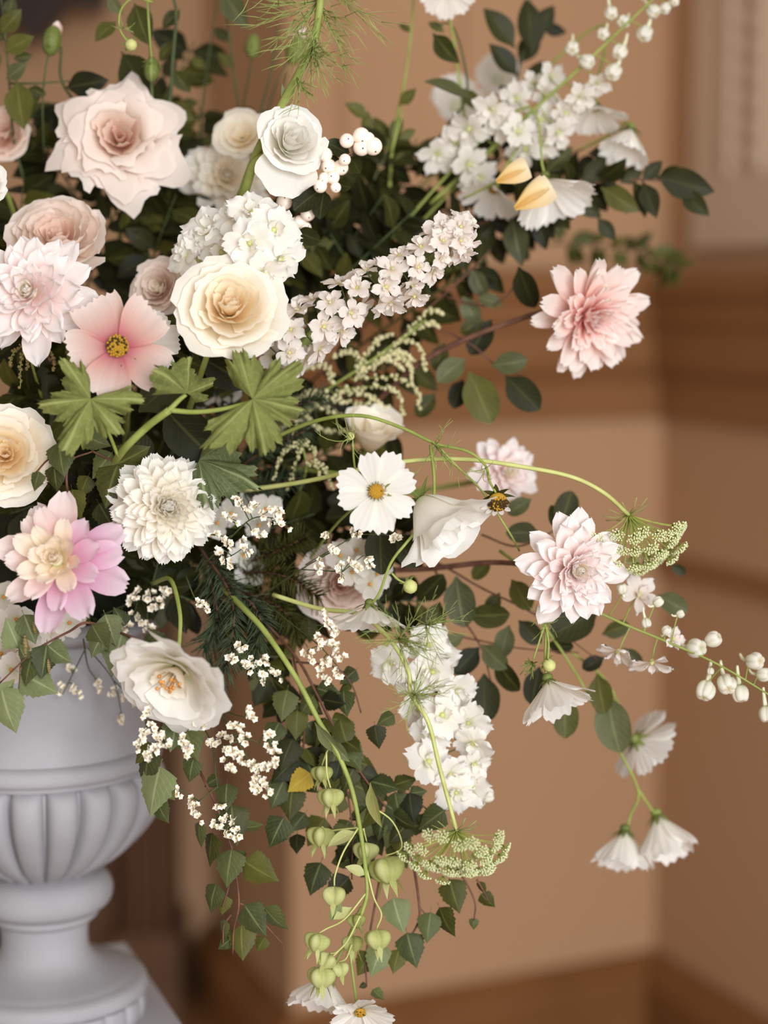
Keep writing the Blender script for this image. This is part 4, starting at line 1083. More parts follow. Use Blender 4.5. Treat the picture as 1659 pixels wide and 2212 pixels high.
statice('large white statice sprig right of the nodding rose', [[(470, 1530, 0), (505, 1585, -3), (540, 1650, -3), (560, 1690, -3)], [(475, 1535, 0), (530, 1550, -3)], [(510, 1590, -3), (560, 1605, -3), (590, 1640, -3)]],
        clus([(530, 1536, 546, 1550), (500, 1562, 524, 1580), (512, 1580, 538, 1600), (490, 1615, 506, 1626), (512, 1630, 526, 1640), (490, 1642, 500, 1668), (540, 1645, 556, 1662), (570, 1588, 584, 1592), (584, 1606, 596, 1630), (590, 1640, 596, 1655), (566, 1656, 584, 1660), (554, 1674, 566, 1690), (546, 1690, 562, 1712), (572, 1686, 580, 1720)], -3.5, 6))
statice('statice sprig hanging in front of the urn under the nodding rose', [[(330, 1480, 0), (315, 1545, -2), (318, 1580, -3)], [(316, 1555, -2), (350, 1600, -3)], [(400, 1520, 0), (395, 1570, -2), (400, 1610, -3)]],
        clus([(318, 1540, 312, 1546), (325, 1568, 302, 1588), (306, 1588, 294, 1622), (335, 1580, 346, 1594), (348, 1600, 364, 1614), (320, 1614, 338, 1618), (316, 1632, 326, 1636), (392, 1590, 398, 1604), (398, 1612, 406, 1628), (418, 1566, 448, 1568)], -3.5, 6))
statice('small statice sprig low between the urn and the birch leaves', [[(400, 1520, 2), (455, 1600, 0), (470, 1700, 0), (495, 1760, 0)], [(470, 1700, 0), (430, 1730, 0)]],
        clus([(412, 1728, 424, 1744), (420, 1748, 434, 1772), (464, 1740, 482, 1742), (460, 1782, 484, 1772), (494, 1765, 510, 1790), (508, 1796, 516, 1806), (486, 1795, 492, 1802), (372, 1700, 384, 1722), (466, 1598, 500, 1590), (450, 1606, 462, 1604)], -.5))
statice('blurred dry statice hanging over the urn wall', [[(180, 1380, 6), (190, 1440, 8), (210, 1470, 8)], [(185, 1400, 6), (150, 1470, 8), (135, 1500, 8)], [(190, 1400, 6), (245, 1470, 8), (262, 1540, 8)], [(245, 1470, 8), (290, 1510, 8)]],
        clus([(128, 1495, 140, 1480), (158, 1480, 168, 1500), (206, 1470, 218, 1495), (150, 1440, 160, 1450), (232, 1500, 250, 1490), (258, 1545, 260, 1560), (270, 1500, 300, 1520), (255, 1450, 275, 1470)], 8), size=6)
statice('blurred cream statice under the ball dahlia over the urn rim', [[(220, 1330, 8), (290, 1300, 7), (350, 1290, 6)]], clus([(275, 1300, 300, 1275), (310, 1290, 340, 1280), (330, 1310, 352, 1300), (290, 1330, 310, 1345), (260, 1340, 280, 1360), (350, 1270, 365, 1280), (318, 1350, 330, 1375)], 6, 6))
statice('tiny white statice sprig beside the bent rose stem', [[(400, 1240, 2), (420, 1290, 0), (440, 1310, 0)]], clus([(425, 1302, 434, 1304), (444, 1306, 448, 1320)], -.5, 4), size=5.5)

# ================================================================== geranium
g = Thing('geranium_stem', 'bright green geranium stem with lobed frilly leaves in front of the flowers', 'foliage', P(240, 1010, 2))
g.add('stem', tube_mesh('stem', [P(240, 1010, 2), P(270, 968, -3), P(320, 920, -4), P(366, 886, -5)], .0030, .0027, 'stem', 8))
g.add('stem', tube_mesh('stem', [P(366, 886, -5), P(420, 890, -5), P(480, 884, -5.5), P(545, 868, -6)], .0020, .0015, 'stem', 8))
g.add('stem', tube_mesh('stem', [P(362, 890, -5), P(385, 866, -5), P(402, 852, -5)], .0022, .0015, 'stem', 8))
g.add('stem', tube_mesh('stem', [P(255, 985, -2), P(230, 925, -4), P(198, 868, -5)], .0014, .0011, 'stem', 8))


def put_lobed(t, x, y, dz, R, dx, face, seed, lobes=5, mat='geranium', deep=.5):
    f = D3(face); xd = D3((dx[0], dx[1], 0)); xd = (xd - f * xd.dot(f)).normalized(); yd = f.cross(xd); s = S(R, dz)
    t.add('leaf', lobed_leaf(seed, lobes, mat, deep), T_(P(x, y, dz)) @ Matrix((xd, yd, f)).transposed().to_4x4() @ Matrix.Diagonal((s, s, s, 1)))


put_lobed(g, 196, 862, -6, 118, (-.3, -.7), (0, .25, 1), 5, 5, deep=.5)
put_lobed(g, 546, 862, -6.5, 136, (1, -.25), (-.1, .3, 1), 8, 5, deep=.48)
put_lobed(g, 404, 850, -5.5, 92, (.2, 1), (.75, .1, .55), 3, 3, deep=.35)
put_lobed(g, 430, 994, 0, 132, (1, -.35), (.1, .55, .75), 4, 3, 'birchpale', .3)

# ================================================================== birch
branch('birch twig with catkins hanging over the left side of the urn', [[(330, 1400, 3), (257, 1366, 1), (189, 1345, 0), (150, 1364, -1), (111, 1384, -2), (68, 1411, -2), (0, 1475, -2)], [(45, 1440, -2), (42, 1480, -2), (36, 1508, -2)], [(257, 1366, 1), (300, 1382, 0), (345, 1410, 0)]],
       [(3, 1490, 28, 1586, -2, -3, .1), (68, 1418, 50, 1482, -2, -3, .5), (48, 1456, 124, 1494, -2, -3, -.2), (105, 1396, 150, 1434, -2, -3, .2), (100, 1396, 92, 1466, -2, -3, -.5), (40, 1398, 12, 1336, -1, -2, .3), (52, 1330, 75, 1390, -1, -2, -.3), (200, 1352, 232, 1410, 0, -1, .2), (225, 1365, 195, 1420, 0, -1, .4), (262, 1372, 240, 1460, 1, 0, -.3), (310, 1390, 388, 1404, 0, 0, .4), (228, 1330, 252, 1392, 1, 0, -.2), (0, 1500, 36, 1470, -2, -2, .8), (270, 1350, 245, 1310, 1, 1, .3), (60, 1430, 35, 1390, -2, -2, -.6)],
       'birchpale', 'birch', 'birch_branch', mats=['birchpale', 'birch', 'birchpale'], catkins=[(72, 1345, -2, 26, -1.4), (54, 1375, -2, 42, -1.5), (104, 1426, -2.5, 28, -1.5)])
branch('short birch twig with folded leaves dangling beside the urn ring', [[(360, 1500, 3), (345, 1590, 0), (346, 1690, -1), (342, 1745, -1)], [(360, 1560, 1), (400, 1560, 0), (430, 1600, 0)]],
       [(322, 1622, 306, 1708, 0, -1, .8), (345, 1660, 318, 1765, -1, -2, .5), (340, 1735, 362, 1778, -1, -2, .3), (345, 1688, 376, 1728, -1, -2, -.3), (395, 1560, 424, 1645, 0, -1, .2), (380, 1560, 372, 1625, 0, -1, -.4), (418, 1640, 405, 1692, 0, 0, .2), (330, 1610, 290, 1650, 0, 0, .2)], 'birch', 'birch', 'birch_branch', mats=['birch', 'birchpale', 'birch', 'leafmid'])
branch('birch branch trailing lowest left of the green pods', [[(380, 1530, 6), (420, 1640, 2), (465, 1735, 0), (500, 1830, 0), (510, 1890, 0), (516, 1955, -.5), (505, 2010, -.5), (503, 2062, -.5)], [(505, 1836, 0), (525, 1860, 0), (545, 1885, 0)], [(500, 1890, 0), (490, 1930, 0), (480, 1960, 0)], [(516, 1950, 0), (545, 1965, 0), (575, 2000, 0), (612, 2040, 0)], [(500, 1975, 0), (484, 2000, 0), (482, 2040, 0)]],
       [(490, 1694, 485, 1752, 0, -1, .2), (500, 1742, 512, 1828, 0, -1, -.1), (530, 1788, 570, 1784, 1, 1, .6), (612, 1768, 578, 1834, 2, 2, .1), (530, 1862, 600, 1906, 0, -1, .1), (500, 1838, 488, 1918, 0, -1, .3), (506, 1842, 514, 1908, 0, 1, -.6), (458, 1802, 446, 1874, 0, 0, .9), (430, 1778, 430, 1834, 0, 0, .9), (466, 1912, 448, 1974, 0, 0, .6), (486, 1936, 478, 1978, 0, 0, .2), (530, 1958, 574, 2022, 0, -1, .1), (572, 1962, 617, 2016, 0, 0, .6), (522, 2002, 523, 2076, 0, -1, .1), (497, 2030, 470, 2052, 0, 0, .3), (484, 1988, 480, 2032, 0, 0, .9), (572, 2026, 553, 2058, 0, 0, .2), (470, 1680, 440, 1700, 1, 1, .4)], 'birch', 'birch', 'birch_branch', mats=['birch', 'leafmid', 'birch'])
branch('dense birch branch trailing behind the green pod stem', [[(560, 1330, 8), (640, 1420, 6), (690, 1510, 5), (760, 1640, 5), (820, 1725, 5), (875, 1800, 5)], [(630, 1400, 7), (655, 1530, 6), (655, 1620, 6), (645, 1690, 6)], [(690, 1510, 5), (720, 1580, 5), (740, 1660, 5), (760, 1780, 5), (760, 1900, 5)], [(800, 1690, 5), (870, 1710, 5), (950, 1770, 5)], [(640, 1430, 6), (720, 1440, 5), (760, 1480, 5), (780, 1540, 5)]],
       [(620, 1493, 605, 1558, 5, 4, .1), (642, 1538, 640, 1598, 5, 4, -.2), (602, 1562, 578, 1614, 5, 4, .2), (632, 1598, 603, 1664, 5, 4, .1), (768, 1448, 732, 1478, 5, 5, .3), (757, 1476, 730, 1494, 5, 5, .8), (742, 1493, 746, 1548, 5, 4, .3), (810, 1568, 819, 1620, 4, 4, .1), (850, 1545, 812, 1566, 4, 4, .4), (735, 1558, 752, 1618, 5, 4, 0), (745, 1608, 778, 1664, 5, 4, .1), (642, 1638, 588, 1692, 5, 4, .2), (612, 1688, 584, 1748, 5, 4, 0), (632, 1702, 624, 1774, 5, 4, .1), (658, 1758, 628, 1798, 5, 4, .1), (885, 1715, 892, 1778, 5, 4, 0), (958, 1752, 902, 1792, 4, 4, .3), (882, 1778, 843, 1822, 5, 4, .2), (692, 1866, 666, 1934, 5, 4, .2), (642, 1803, 640, 1844, 5, 4, .2), (690, 1650, 730, 1720, 6, 6, .2), (700, 1770, 660, 1830, 6, 6, .1), (800, 1720, 790, 1790, 6, 6, .2), (800, 1790, 830, 1850, 6, 6, -.3), (760, 1790, 730, 1850, 6, 5, .2), (745, 1820, 775, 1885, 6, 6, .1), (850, 1820, 880, 1880, 6, 6, .3), (660, 1620, 700, 1670, 6, 6, .3), (668, 1672, 620, 1712, 4, 4, .1, 'yellowleaf')],
       'birch', 'birch', 'birch_branch', mats=['birch', 'leafmid', 'birch', 'leafdark'], auto=[(2, .15, 1, 26, 78, .9, .5), (0, .35, 1, 22, 74, .9, .5), (1, .2, 1, 16, 76, .8, .5), (3, .2, 1, 5, 60, .8, .4)])
branch('birch twigs ending lowest right of the green pods', [[(860, 1700, 7), (890, 1850, 6), (906, 1960, 5), (900, 2000, 5), (862, 2062, 5)], [(985, 1880, 5), (1006, 1905, 5), (1026, 1950, 5), (1024, 1988, 5)], [(820, 1900, 6), (800, 2010, 5), (790, 2070, 5), (792, 2132, 5)], [(940, 1985, 5), (920, 1975, 5), (906, 1960, 5)], [(1030, 1900, 5), (1045, 1925, 5), (1056, 1948, 5)]],
       [(850, 1943, 870, 2018, 5, 4, 0, 'birchpale'), (880, 2018, 900, 2092, 5, 4, 0), (862, 2053, 850, 2104, 5, 4, .1), (828, 2042, 798, 2110, 5, 4, .1, 'birchpale'), (972, 1902, 992, 1974, 5, 4, .1), (930, 1973, 924, 2038, 5, 4, 0), (950, 1963, 976, 2028, 5, 4, .7), (806, 2138, 830, 2162, 5, 5, .3), (1040, 1932, 1070, 1962, 5, 5, .3), (1024, 1984, 1022, 2010, 5, 5, .1), (800, 2060, 770, 2110, 5, 5, .2), (790, 2126, 775, 2134, 5, 5, .3), (1035, 1905, 1046, 1935, 5, 5, .8)], 'birch', 'birch', 'birch_branch', mats=['leafmid', 'birch'])
branch('birch leaves tucked between the cream rose and the ball dahlia', [[(200, 1150, 6), (150, 1075, 1), (150, 1000, 0), (200, 975, 0)], [(150, 1000, 0), (110, 990, -1), (78, 1020, -2)], [(200, 975, 0), (260, 1000, 0), (300, 985, 0)]],
       [(128, 958, 134, 1030, -2, -3, .1), (117, 1008, 122, 1064, -2, -2, .2), (84, 1020, 72, 1062, -3, -3, .4), (252, 1008, 222, 1096, 0, -1, .1), (240, 980, 196, 1034, 0, 0, .2), (255, 1002, 322, 966, 0, -1, .3), (178, 938, 238, 968, 0, 0, .2), (156, 1060, 170, 1126, -1, -1, .5), (215, 1090, 250, 1150, 2, 2, .2), (190, 1030, 170, 1075, 2, 2, .1), (270, 1100, 240, 1160, 3, 3, .2)], 'birch', 'birch', 'birch_branch', mats=['birch', 'leafmid'])

# ================================================================== green pods
pd = Thing('pod_stem', 'pale green stem hung with papery lantern pods at the bottom', 'seed pods', P(480, 1270, 6))
pd.add('stem', tube_mesh('stem', [P(480, 1270, 6), P(530, 1318, 2), P(575, 1368, 0), P(640, 1465, -1), P(690, 1560, -1), P(722, 1612, -1), P(757, 1695, -1), P(776, 1780, -1), P(789, 1870, -1), P(793, 1930, -1), P(780, 1978, -1)], .0024, .0014, 'stem', 8))
for (x, y, dz, r, f, sd, st) in ((714, 1724, -2, 29, (0, -1, .15), .3, [(705, 1625, -1), (706, 1670, -1.5)]), (721, 1936, -2, 29, (-.05, -1, .15), .8, [(776, 1785, -1), (742, 1840, -1.5), (724, 1890, -2)]), (684, 2036, -2, 28, (-.25, -1, .15), .2, [(790, 1930, -1), (745, 1985, -1.5), (706, 2006, -2)]), (816, 2030, -2, 31, (.1, -1, .15), .6, [(793, 1880, -1), (808, 1940, -1.5), (824, 1975, -2)]), (704, 2076, -1, 24, (-.4, -.8, .3), 0, [(778, 1978, -1), (752, 2030, -1), (728, 2056, -1)]), (694, 2112, -1, 32, (-.05, -1, .1), .5, [(745, 2040, -1), (715, 2070, -1)]), (836, 1880, 0, 40, (.2, -1, .2), .4, [(800, 1740, 0), (848, 1775, 0), (868, 1830, 0)]), (762, 2040, 1, 26, (0, -1, .2), .9, [(780, 1978, 0), (772, 2000, .5)]), (692, 1808, 1, 30, (-.1, -1, .2), .1, [(772, 1788, 0), (735, 1792, .5), (710, 1794, 1)]), (695, 1672, 1, 24, (0, -1, .2), .2, [(708, 1620, 0), (700, 1640, .5)]), (735, 2095, 0, 22, (.2, -.9, .2), .7, [(760, 2040, 0), (748, 2070, 0)]), (770, 1990, .5, 20, (.1, -.9, .3), .2, [(785, 1950, 0), (778, 1968, 0)]), (790, 1840, 2, 28, (-.1, -1, .2), .2, [(785, 1790, 1)])):
    pod(pd, x, y, dz, r, f, sd, st)
for (bx, by, tx, ty, rl) in ((716, 1596, 752, 1648, .5), (772, 1796, 706, 1824, .9), (800, 1690, 815, 1790, 1.0), (760, 1960, 720, 1985, .4), (712, 1990, 738, 1950, .3), (792, 1890, 748, 1870, .7), (680, 1560, 740, 1640, .9)):
    pd.add('leaf', leafme('ovate', 'podgreen' if bx > 720 else 'birchpale', 1), leaf_matrix(P(bx, by, -1), P(tx, ty, -1.5), rl))

# ================================================================== rounded leaves on the right
branch('dark rounded leaves on brown twigs left of the blush dahlia at right', [[(800, 1180, 16), (930, 1210, 14), (1040, 1270, 12), (1160, 1330, 11), (1290, 1425, 11)], [(930, 1215, 14), (990, 1320, 12), (1040, 1400, 11), (1060, 1470, 11)], [(1040, 1155, 12), (1120, 1180, 11), (1210, 1140, 11)], [(860, 1390, 13), (960, 1372, 12), (1120, 1400, 11), (1250, 1410, 11)]],
       [(985, 1245, 1000, 1355, 11, 10, .1), (1010, 1330, 1100, 1330, 11, 10, .3), (1035, 1398, 984, 1456, 11, 10, .1), (1040, 1392, 1092, 1446, 11, 10, .2), (1070, 1425, 1118, 1494, 11, 10, .6), (1046, 1455, 1050, 1562, 11, 10, 0), (1002, 1372, 955, 1396, 11, 11, .3), (1220, 1500, 1222, 1594, 11, 10, 0), (1165, 1440, 1150, 1522, 11, 10, .2), (1312, 1500, 1335, 1628, 11, 10, .3), (1290, 1455, 1305, 1540, 11, 10, .3), (1305, 1420, 1258, 1445, 11, 11, .2), (1165, 1150, 1096, 1150, 11, 10, 0), (1208, 1142, 1236, 1060, 11, 11, 0), (1200, 1145, 1194, 1090, 11, 11, .5), (1148, 1078, 1095, 1108, 11, 11, .2), (1105, 1252, 1145, 1316, 11, 10, .1), (1292, 1320, 1190, 1376, 11, 10, .2), (1420, 1285, 1484, 1322, 12, 11, 0), (1060, 1210, 1020, 1250, 12, 12, .3), (1120, 1340, 1170, 1390, 11, 11, .1), (1100, 1350, 1080, 1420, 11, 11, .2), (950, 1300, 930, 1370, 12, 11, .1), (1180, 1390, 1240, 1400, 11, 11, .5), (1345, 1400, 1385, 1440, 12, 12, .2), (1300, 1370, 1360, 1350, 12, 12, .2), (1450, 1220, 1482, 1240, 14, 14, .2), (1080, 1280, 1050, 1330, 12, 12, .4)],
       'leafblue', 'round', 'rounded_leaf_branch', mats=['leafblue', 'leafmid', 'leafdark'])
branch('reddish twig with grey green leaves below the larkspur spike', [[(700, 900, 18), (800, 800, 16), (900, 690, 15), (1000, 600, 14), (1060, 540, 14)], [(900, 690, 15), (1010, 740, 14), (1080, 795, 14), (1130, 810, 14)], [(960, 640, 15), (1060, 660, 14), (1130, 600, 14)]],
       [(1062, 790, 1138, 780, 13, 12, .1), (1092, 812, 1164, 884, 13, 12, .1), (1013, 804, 1064, 912, 13, 12, 0), (1005, 775, 945, 820, 14, 13, .2), (1120, 575, 1152, 666, 13, 13, .6), (1045, 690, 995, 720, 14, 14, .2), (1085, 660, 1035, 640, 14, 14, .2), (1062, 690, 1015, 765, 14, 14, .1), (960, 740, 940, 800, 15, 15, .1), (1000, 640, 1030, 700, 15, 15, .1), (1000, 820, 980, 880, 15, 14, .1), (940, 850, 900, 900, 16, 16, .1), (1020, 580, 1045, 640, 15, 15, .2)], 'leafblue', 'round', 'rounded_leaf_branch', mats=['leafblue', 'leafdark', 'leafmid'])
branch('dark glossy leafy branch pointing right under the white cosmos at upper right', [[(950, 520, 20), (1120, 450, 18), (1260, 400, 17), (1380, 388, 16), (1490, 398, 16)], [(1120, 450, 18), (1200, 360, 17), (1260, 320, 17)]],
       [(1298, 405, 1380, 458, 16, 15, .2, 'leafmid'), (1388, 392, 1418, 468, 16, 15, .1), (1415, 382, 1545, 412, 16, 15, .2), (1470, 410, 1530, 466, 16, 15, .2), (1385, 392, 1432, 346, 16, 16, .1), (1255, 400, 1312, 336, 16, 16, .2), (1105, 470, 1125, 572, 16, 15, .1, 'leafblue'), (1175, 375, 1238, 318, 17, 16, .2, 'leafmid'), (1340, 396, 1390, 368, 16, 16, .2), (1200, 470, 1260, 450, 17, 16, .3), (1240, 430, 1300, 470, 17, 17, .2), (1160, 470, 1180, 540, 17, 17, .2), (1290, 470, 1330, 520, 17, 17, .1), (1330, 400, 1300, 350, 17, 17, .3), (1270, 330, 1330, 330, 18, 18, .3), (1060, 490, 1040, 560, 18, 18, .2), (1420, 385, 1470, 360, 17, 17, .5)], 'leafdark', 'ovate', 'leafy_branch', auto=[(0, .1, .75, 12, 84, .9, .6)])
branch('blurred brownish leafy sprig between the dark branch and the pink dahlia', [[(640, 860, 24), (900, 600, 30), (1120, 535, 42), (1280, 530, 46), (1400, 550, 46), (1475, 585, 46)]], [], 'leafmid', 'ovate', 'leafy_branch', auto=[(0, .5, 1, 26, 62, 1.0, .6)])
branch('tall dark leaves rising to the top edge left of the larkspur', [[(980, 420, 24), (1060, 300, 23), (1120, 160, 22), (1150, -30, 22)]],
       [(1112, 105, 1050, 12, 20, 19, .2), (1118, 165, 1060, 92, 20, 19, .2), (1150, 120, 1140, -10, 21, 21, .3), (1130, 200, 1180, 130, 22, 22, .3), (1150, 80, 1200, 10, 22, 22, .2), (1110, 240, 1080, 180, 22, 22, .1), (1090, 300, 1150, 260, 22, 22, .1), (1170, 60, 1225, 70, 24, 24, .2), (1120, 140, 1165, 60, 23, 23, .1)], 'leafdark', 'ovate', 'leafy_branch', tmat='stemdark')
branch('thin stem with a folded leaf and a drooping grey leaf at the top', [[(900, 380, 20), (960, 280, 17), (1010, 200, 16), (980, 60, 16), (930, 60, 16)]], [(935, 72, 986, 138, 15, 14, .5), (1020, 215, 922, 165, 15, 13, .9, 'leafblue'), (1000, 190, 1040, 240, 16, 16, .4), (960, 70, 925, 45, 16, 16, .2)], 'leafmid', 'ovate', 'leafy_branch', tmat='stemdark')
branch('small leaves on thin upright stems in front of the bright wall', [[(840, 420, 20), (850, 300, 18), (880, 140, 18), (895, -20, 18)], [(800, 420, 20), (792, 300, 18), (782, 240, 17)], [(845, 330, 18), (870, 240, 17)]], [(795, 255, 748, 220, 17, 16, .2), (862, 228, 898, 192, 17, 16, .2), (786, 292, 797, 238, 17, 17, .5), (842, 300, 870, 250, 18, 18, .1), (860, 300, 900, 280, 18, 18, .3), (850, 330, 815, 290, 18, 18, .3), (848, 350, 890, 330, 18, 18, .3), (800, 350, 770, 320, 18, 18, .3), (888, 70, 860, 50, 18, 18, .3)], 'leafmid', 'ovate', 'leafy_branch', tmat='stem', r=.0017)
branch('leafy branch cut by the left edge above the pale pink rose', [[(60, 420, 16), (30, 300, 14), (20, 180, 12), (10, 60, 11), (0, -20, 11)], [(20, 180, 12), (80, 180, 12), (150, 175, 13)]],
       [(0, 72, 46, 22, 11, 10, .3), (8, 112, 70, 78, 11, 10, .1), (28, 128, 70, 120, 11, 11, .4), (12, 172, 56, 138, 11, 10, .1, 'leafblue'), (36, 172, 48, 276, 11, 10, .1), (20, 240, 70, 220, 12, 12, .3), (0, 150, -30, 100, 12, 12, .2), (60, 190, 100, 205, 12, 12, .3), (140, 190, 232, 172, 13, 12, .3, 'leafdark'), (10, 90, -20, 60, 11, 11, .1), (15, 40, 30, -10, 11, 11, .3), (90, 195, 60, 230, 13, 13, .3)], 'leafmid', 'rosel', 'rose_foliage', tmat='stemdark')
branch('dark stems with rose leaves right of the bud at the upper left', [[(330, 460, 16), (362, 260, 14), (374, 120, 13), (380, 20, 13), (360, -30, 13)], [(250, 300, 14), (140, 190, 14), (132, 100, 14)], [(330, 300, 12), (325, 100, 11), (318, -20, 11)]],
       [(252, 46, 203, 84, 12, 11, .3), (290, 6, 318, 94, 11, 10, .2), (262, 112, 326, 212, 13, 12, .2, 'leafdark'), (230, -10, 262, 32, 12, 12, .3, 'leafblue'), (372, 150, 410, 200, 14, 14, .2), (300, 200, 280, 260, 14, 14, .2), (378, 90, 340, 130, 14, 14, .3), (365, 220, 420, 260, 15, 15, .2), (390, 20, 350, 60, 14, 14, .1)], 'leafmid', 'rosel', 'rose_foliage', tmat='stemdark', mats=None, r=.0022)
branch('slim stems and blurred leaves left of the fennel frond', [[(480, 420, 22), (540, 300, 20), (580, 180, 20), (600, 60, 20)], [(500, 420, 22), (520, 300, 20), (500, 120, 18), (480, -30, 17)], [(420, 420, 22), (440, 200, 22), (470, 0, 22)], [(560, 420, 24), (600, 260, 23), (620, 160, 23)]], [(478, -22, 530, 58, 16, 15, .2, 'leafblue'), (505, 150, 470, 110, 18, 18, .2), (520, 230, 560, 260, 20, 20, .3), (445, 150, 410, 120, 22, 22, .1), (430, 220, 380, 230, 22, 22, .1), (550, 260, 590, 240, 21, 21, .1), (470, 300, 420, 310, 22, 22, .1), (460, 60, 500, 90, 22, 22, .1), (520, 290, 480, 270, 20, 20, .3)], 'leafmid', 'ovate', 'leafy_branch', tmat='stemdark', r=.0016)

# ================================================================== fennel, needles, thread foliage
fn_ = Thing('fennel_frond', 'bright green fennel frond on a thick stem at the top', 'foliage', P(520, 420, 5))
fn_.add('stem', tube_mesh('stem', [P(520, 425, 5), P(560, 320, 3), P(610, 225, 1), P(645, 160, 0), P(676, 95, -1), P(690, 20, -2), P(696, -50, -2)], .0036, .0028, 'stem', 8))
for (x, y, L, n, f) in ((690, 0, 190, 16, (-.9, -.6, .4)), (690, 10, 170, 14, (.2, -1, .5)), (680, 70, 130, 14, (-.4, -1, .6)), (672, 100, 120, 14, (.4, -1, .5)), (692, -40, 220, 14, (.9, -.7, .4)), (640, 165, 90, 7, (.5, -.9, .5))): thread_tuft(fn_, x, y, -1, L, n, f, 'thread', .6, 4, curl=.5, r=.00042)
fn_.add('leaf_sheath', leafme('lance', 'birchpale', 0), leaf_matrix(P(612, 225, 1), P(612, 180, .5), .4))


def needles(label, twigs, L, step, dz_name='needled_branch', mat='needle', sp=.9):
    t = Thing(dz_name, label, 'foliage', P(*twigs[0][0])); R_ = random.Random(int(twigs[0][-1][0])); mb = MB()
    for tw in twigs:
        pts = [P(*p) for p in tw]; ln = catmull(pts, 14); t.add('twig', tube_mesh('twig', pts, .0012, .0005, 'twig'))
        for i in range(2, len(ln) - 1):
            for k in range(step):
                tg = (ln[i + 1] - ln[i - 1]).normalized(); s_ = Vector((R_.uniform(-1, 1), R_.uniform(-1, 1), R_.uniform(-1, 1))); s_ = (s_ - tg * s_.dot(tg)).normalized()
                d = (tg * .7 + s_ * sp).normalized(); q = ln[i].lerp(ln[i + 1], R_.random()); l_ = S(L, 3) * R_.uniform(.5, 1.1)
                mb.tube([q, q + d * l_ * .5, q + (d + Vector((0, 0, -.12))).normalized() * l_], [.0005, .0004, .0002], 3)
    t.add('needles', mb.mesh('needles', mat), kind='stuff'); return t


needles('dark needled branch hanging above the white statice at the middle left', [[(430, 1180, 8), (500, 1290, 4), (498, 1400, 3), (465, 1490, 3)], [(470, 1240, 7), (560, 1330, 4), (540, 1440, 4)], [(440, 1200, 8), (470, 1330, 5), (440, 1400, 5)]], 60, 8)
needles('soft ferny green foliage under the faded statice', [[(480, 1240, 12), (600, 1240, 7), (690, 1290, 6)], [(500, 1230, 12), (600, 1190, 8), (660, 1160, 7)], [(480, 1260, 12), (600, 1310, 7), (650, 1380, 7)]], 50, 9, 'fern_foliage', 'leafmid', 1.2)
needles('dark ferny foliage behind the right geranium leaf', [[(430, 1080, 14), (560, 980, 10), (660, 930, 9)], [(420, 1100, 14), (540, 1060, 10), (650, 1030, 9)], [(500, 1050, 12), (600, 900, 10), (700, 860, 10)]], 46, 9, 'fern_foliage', 'needle', 1.2)

# ================================================================== snowberries
sn = Thing('snowberry_sprig', 'sprig of white snowberries with dark leaves beside the upright white rose', 'berries', P(560, 640, 16))
sn.add('twig', tube_mesh('twig', [P(560, 640, 16), P(620, 500, 8), P(690, 400, 4), P(740, 345, 3), P(775, 320, 3)], .0016, .0008, 'twig'))
bm2 = MB(); bm2.ball((0, 0, 0), 1, 14, 10); bmesh_ = bm2.mesh('berry', 'berry'); bt = MB(); bt.ball((0, 0, 0), 1, 6, 4); btm = bt.mesh('berry_tip', 'twig')
for (x, y, r) in ((780, 294, 19), (781, 318, 19), (806, 316, 20), (749, 304, 16), (795, 300, 15), (702, 334, 16), (710, 360, 17), (736, 362, 17), (719, 383, 15), (692, 402, 15), (668, 384, 16), (745, 345, 13), (614, 437, 17), (586, 456, 15), (648, 480, 15), (665, 462, 16), (660, 492, 13), (641, 542, 18), (630, 560, 14), (700, 385, 13), (600, 470, 14), (725, 405, 12)):
    dz = 2 + rnd.uniform(-.5, 1) + (3 if y > 430 else 0); b = sn.add('berry', bmesh_, T_(P(x, y, dz)) @ Matrix.Diagonal((S(r, dz), S(r, dz), S(r, dz), 1)))
    d = D3((rnd.uniform(-.5, .5), rnd.uniform(-.8, .4), .7)); sn.add('berry_tip', btm, T_(P(x, y, dz) + d * S(r * .95, dz)) @ Matrix.Diagonal((S(r * .12),) * 3 + (1,)), b)
for (bx, by, tx, ty, rl) in ((758, 336, 706, 306, .2), (758, 338, 776, 372, .3), (695, 408, 636, 452, .1), (720, 395, 755, 405, .3), (700, 410, 690, 470, .2), (660, 430, 640, 390, .4), (740, 350, 700, 345, .5), (640, 500, 690, 520, .3)):
    sn.add('leaf', leafme('round', 'leafdark', 1), leaf_matrix(P(bx, by, 4), P(tx, ty, 3), rl))

# ================================================================== astilbe and tassels
def racemes(label, stem, arcs, dz, mat, name, cat, r=4.2, n=26, smat='stem'):
    t = Thing(name, label, cat, P(*stem[0])); R_ = random.Random(int(arcs[0][0][0])); t.add('stem', tube_mesh('stem', [P(*q) for q in stem], .0013, .0008, smat)); ln = catmull([P(*q) for q in stem], 8)
    for a in arcs:
        pts = catmull([P(x, y, dz) for x, y in a], 8); mb = MB(); q = min(ln, key=lambda v: (v - pts[0]).length)
        mb.tube([q, q.lerp(pts[0], .5), pts[0]] + pts[1:], .0004, 4, 1)
        for i in range(n):
            u = i / n; j = min(int(u * (len(pts) - 1)), len(pts) - 2); p = pts[j].lerp(pts[j + 1], R_.random()); w_ = S(r * 1.6, dz) * (1 - .6 * u)
            mb.ball(p + Vector((R_.uniform(-w_, w_), R_.uniform(-w_, w_), R_.uniform(-w_, w_))), S(r, dz) * R_.uniform(.7, 1.2), 5, 3, 0)
        t.add('raceme', mb.mesh('raceme', [mat, 'stem']), kind='stuff')
    return t


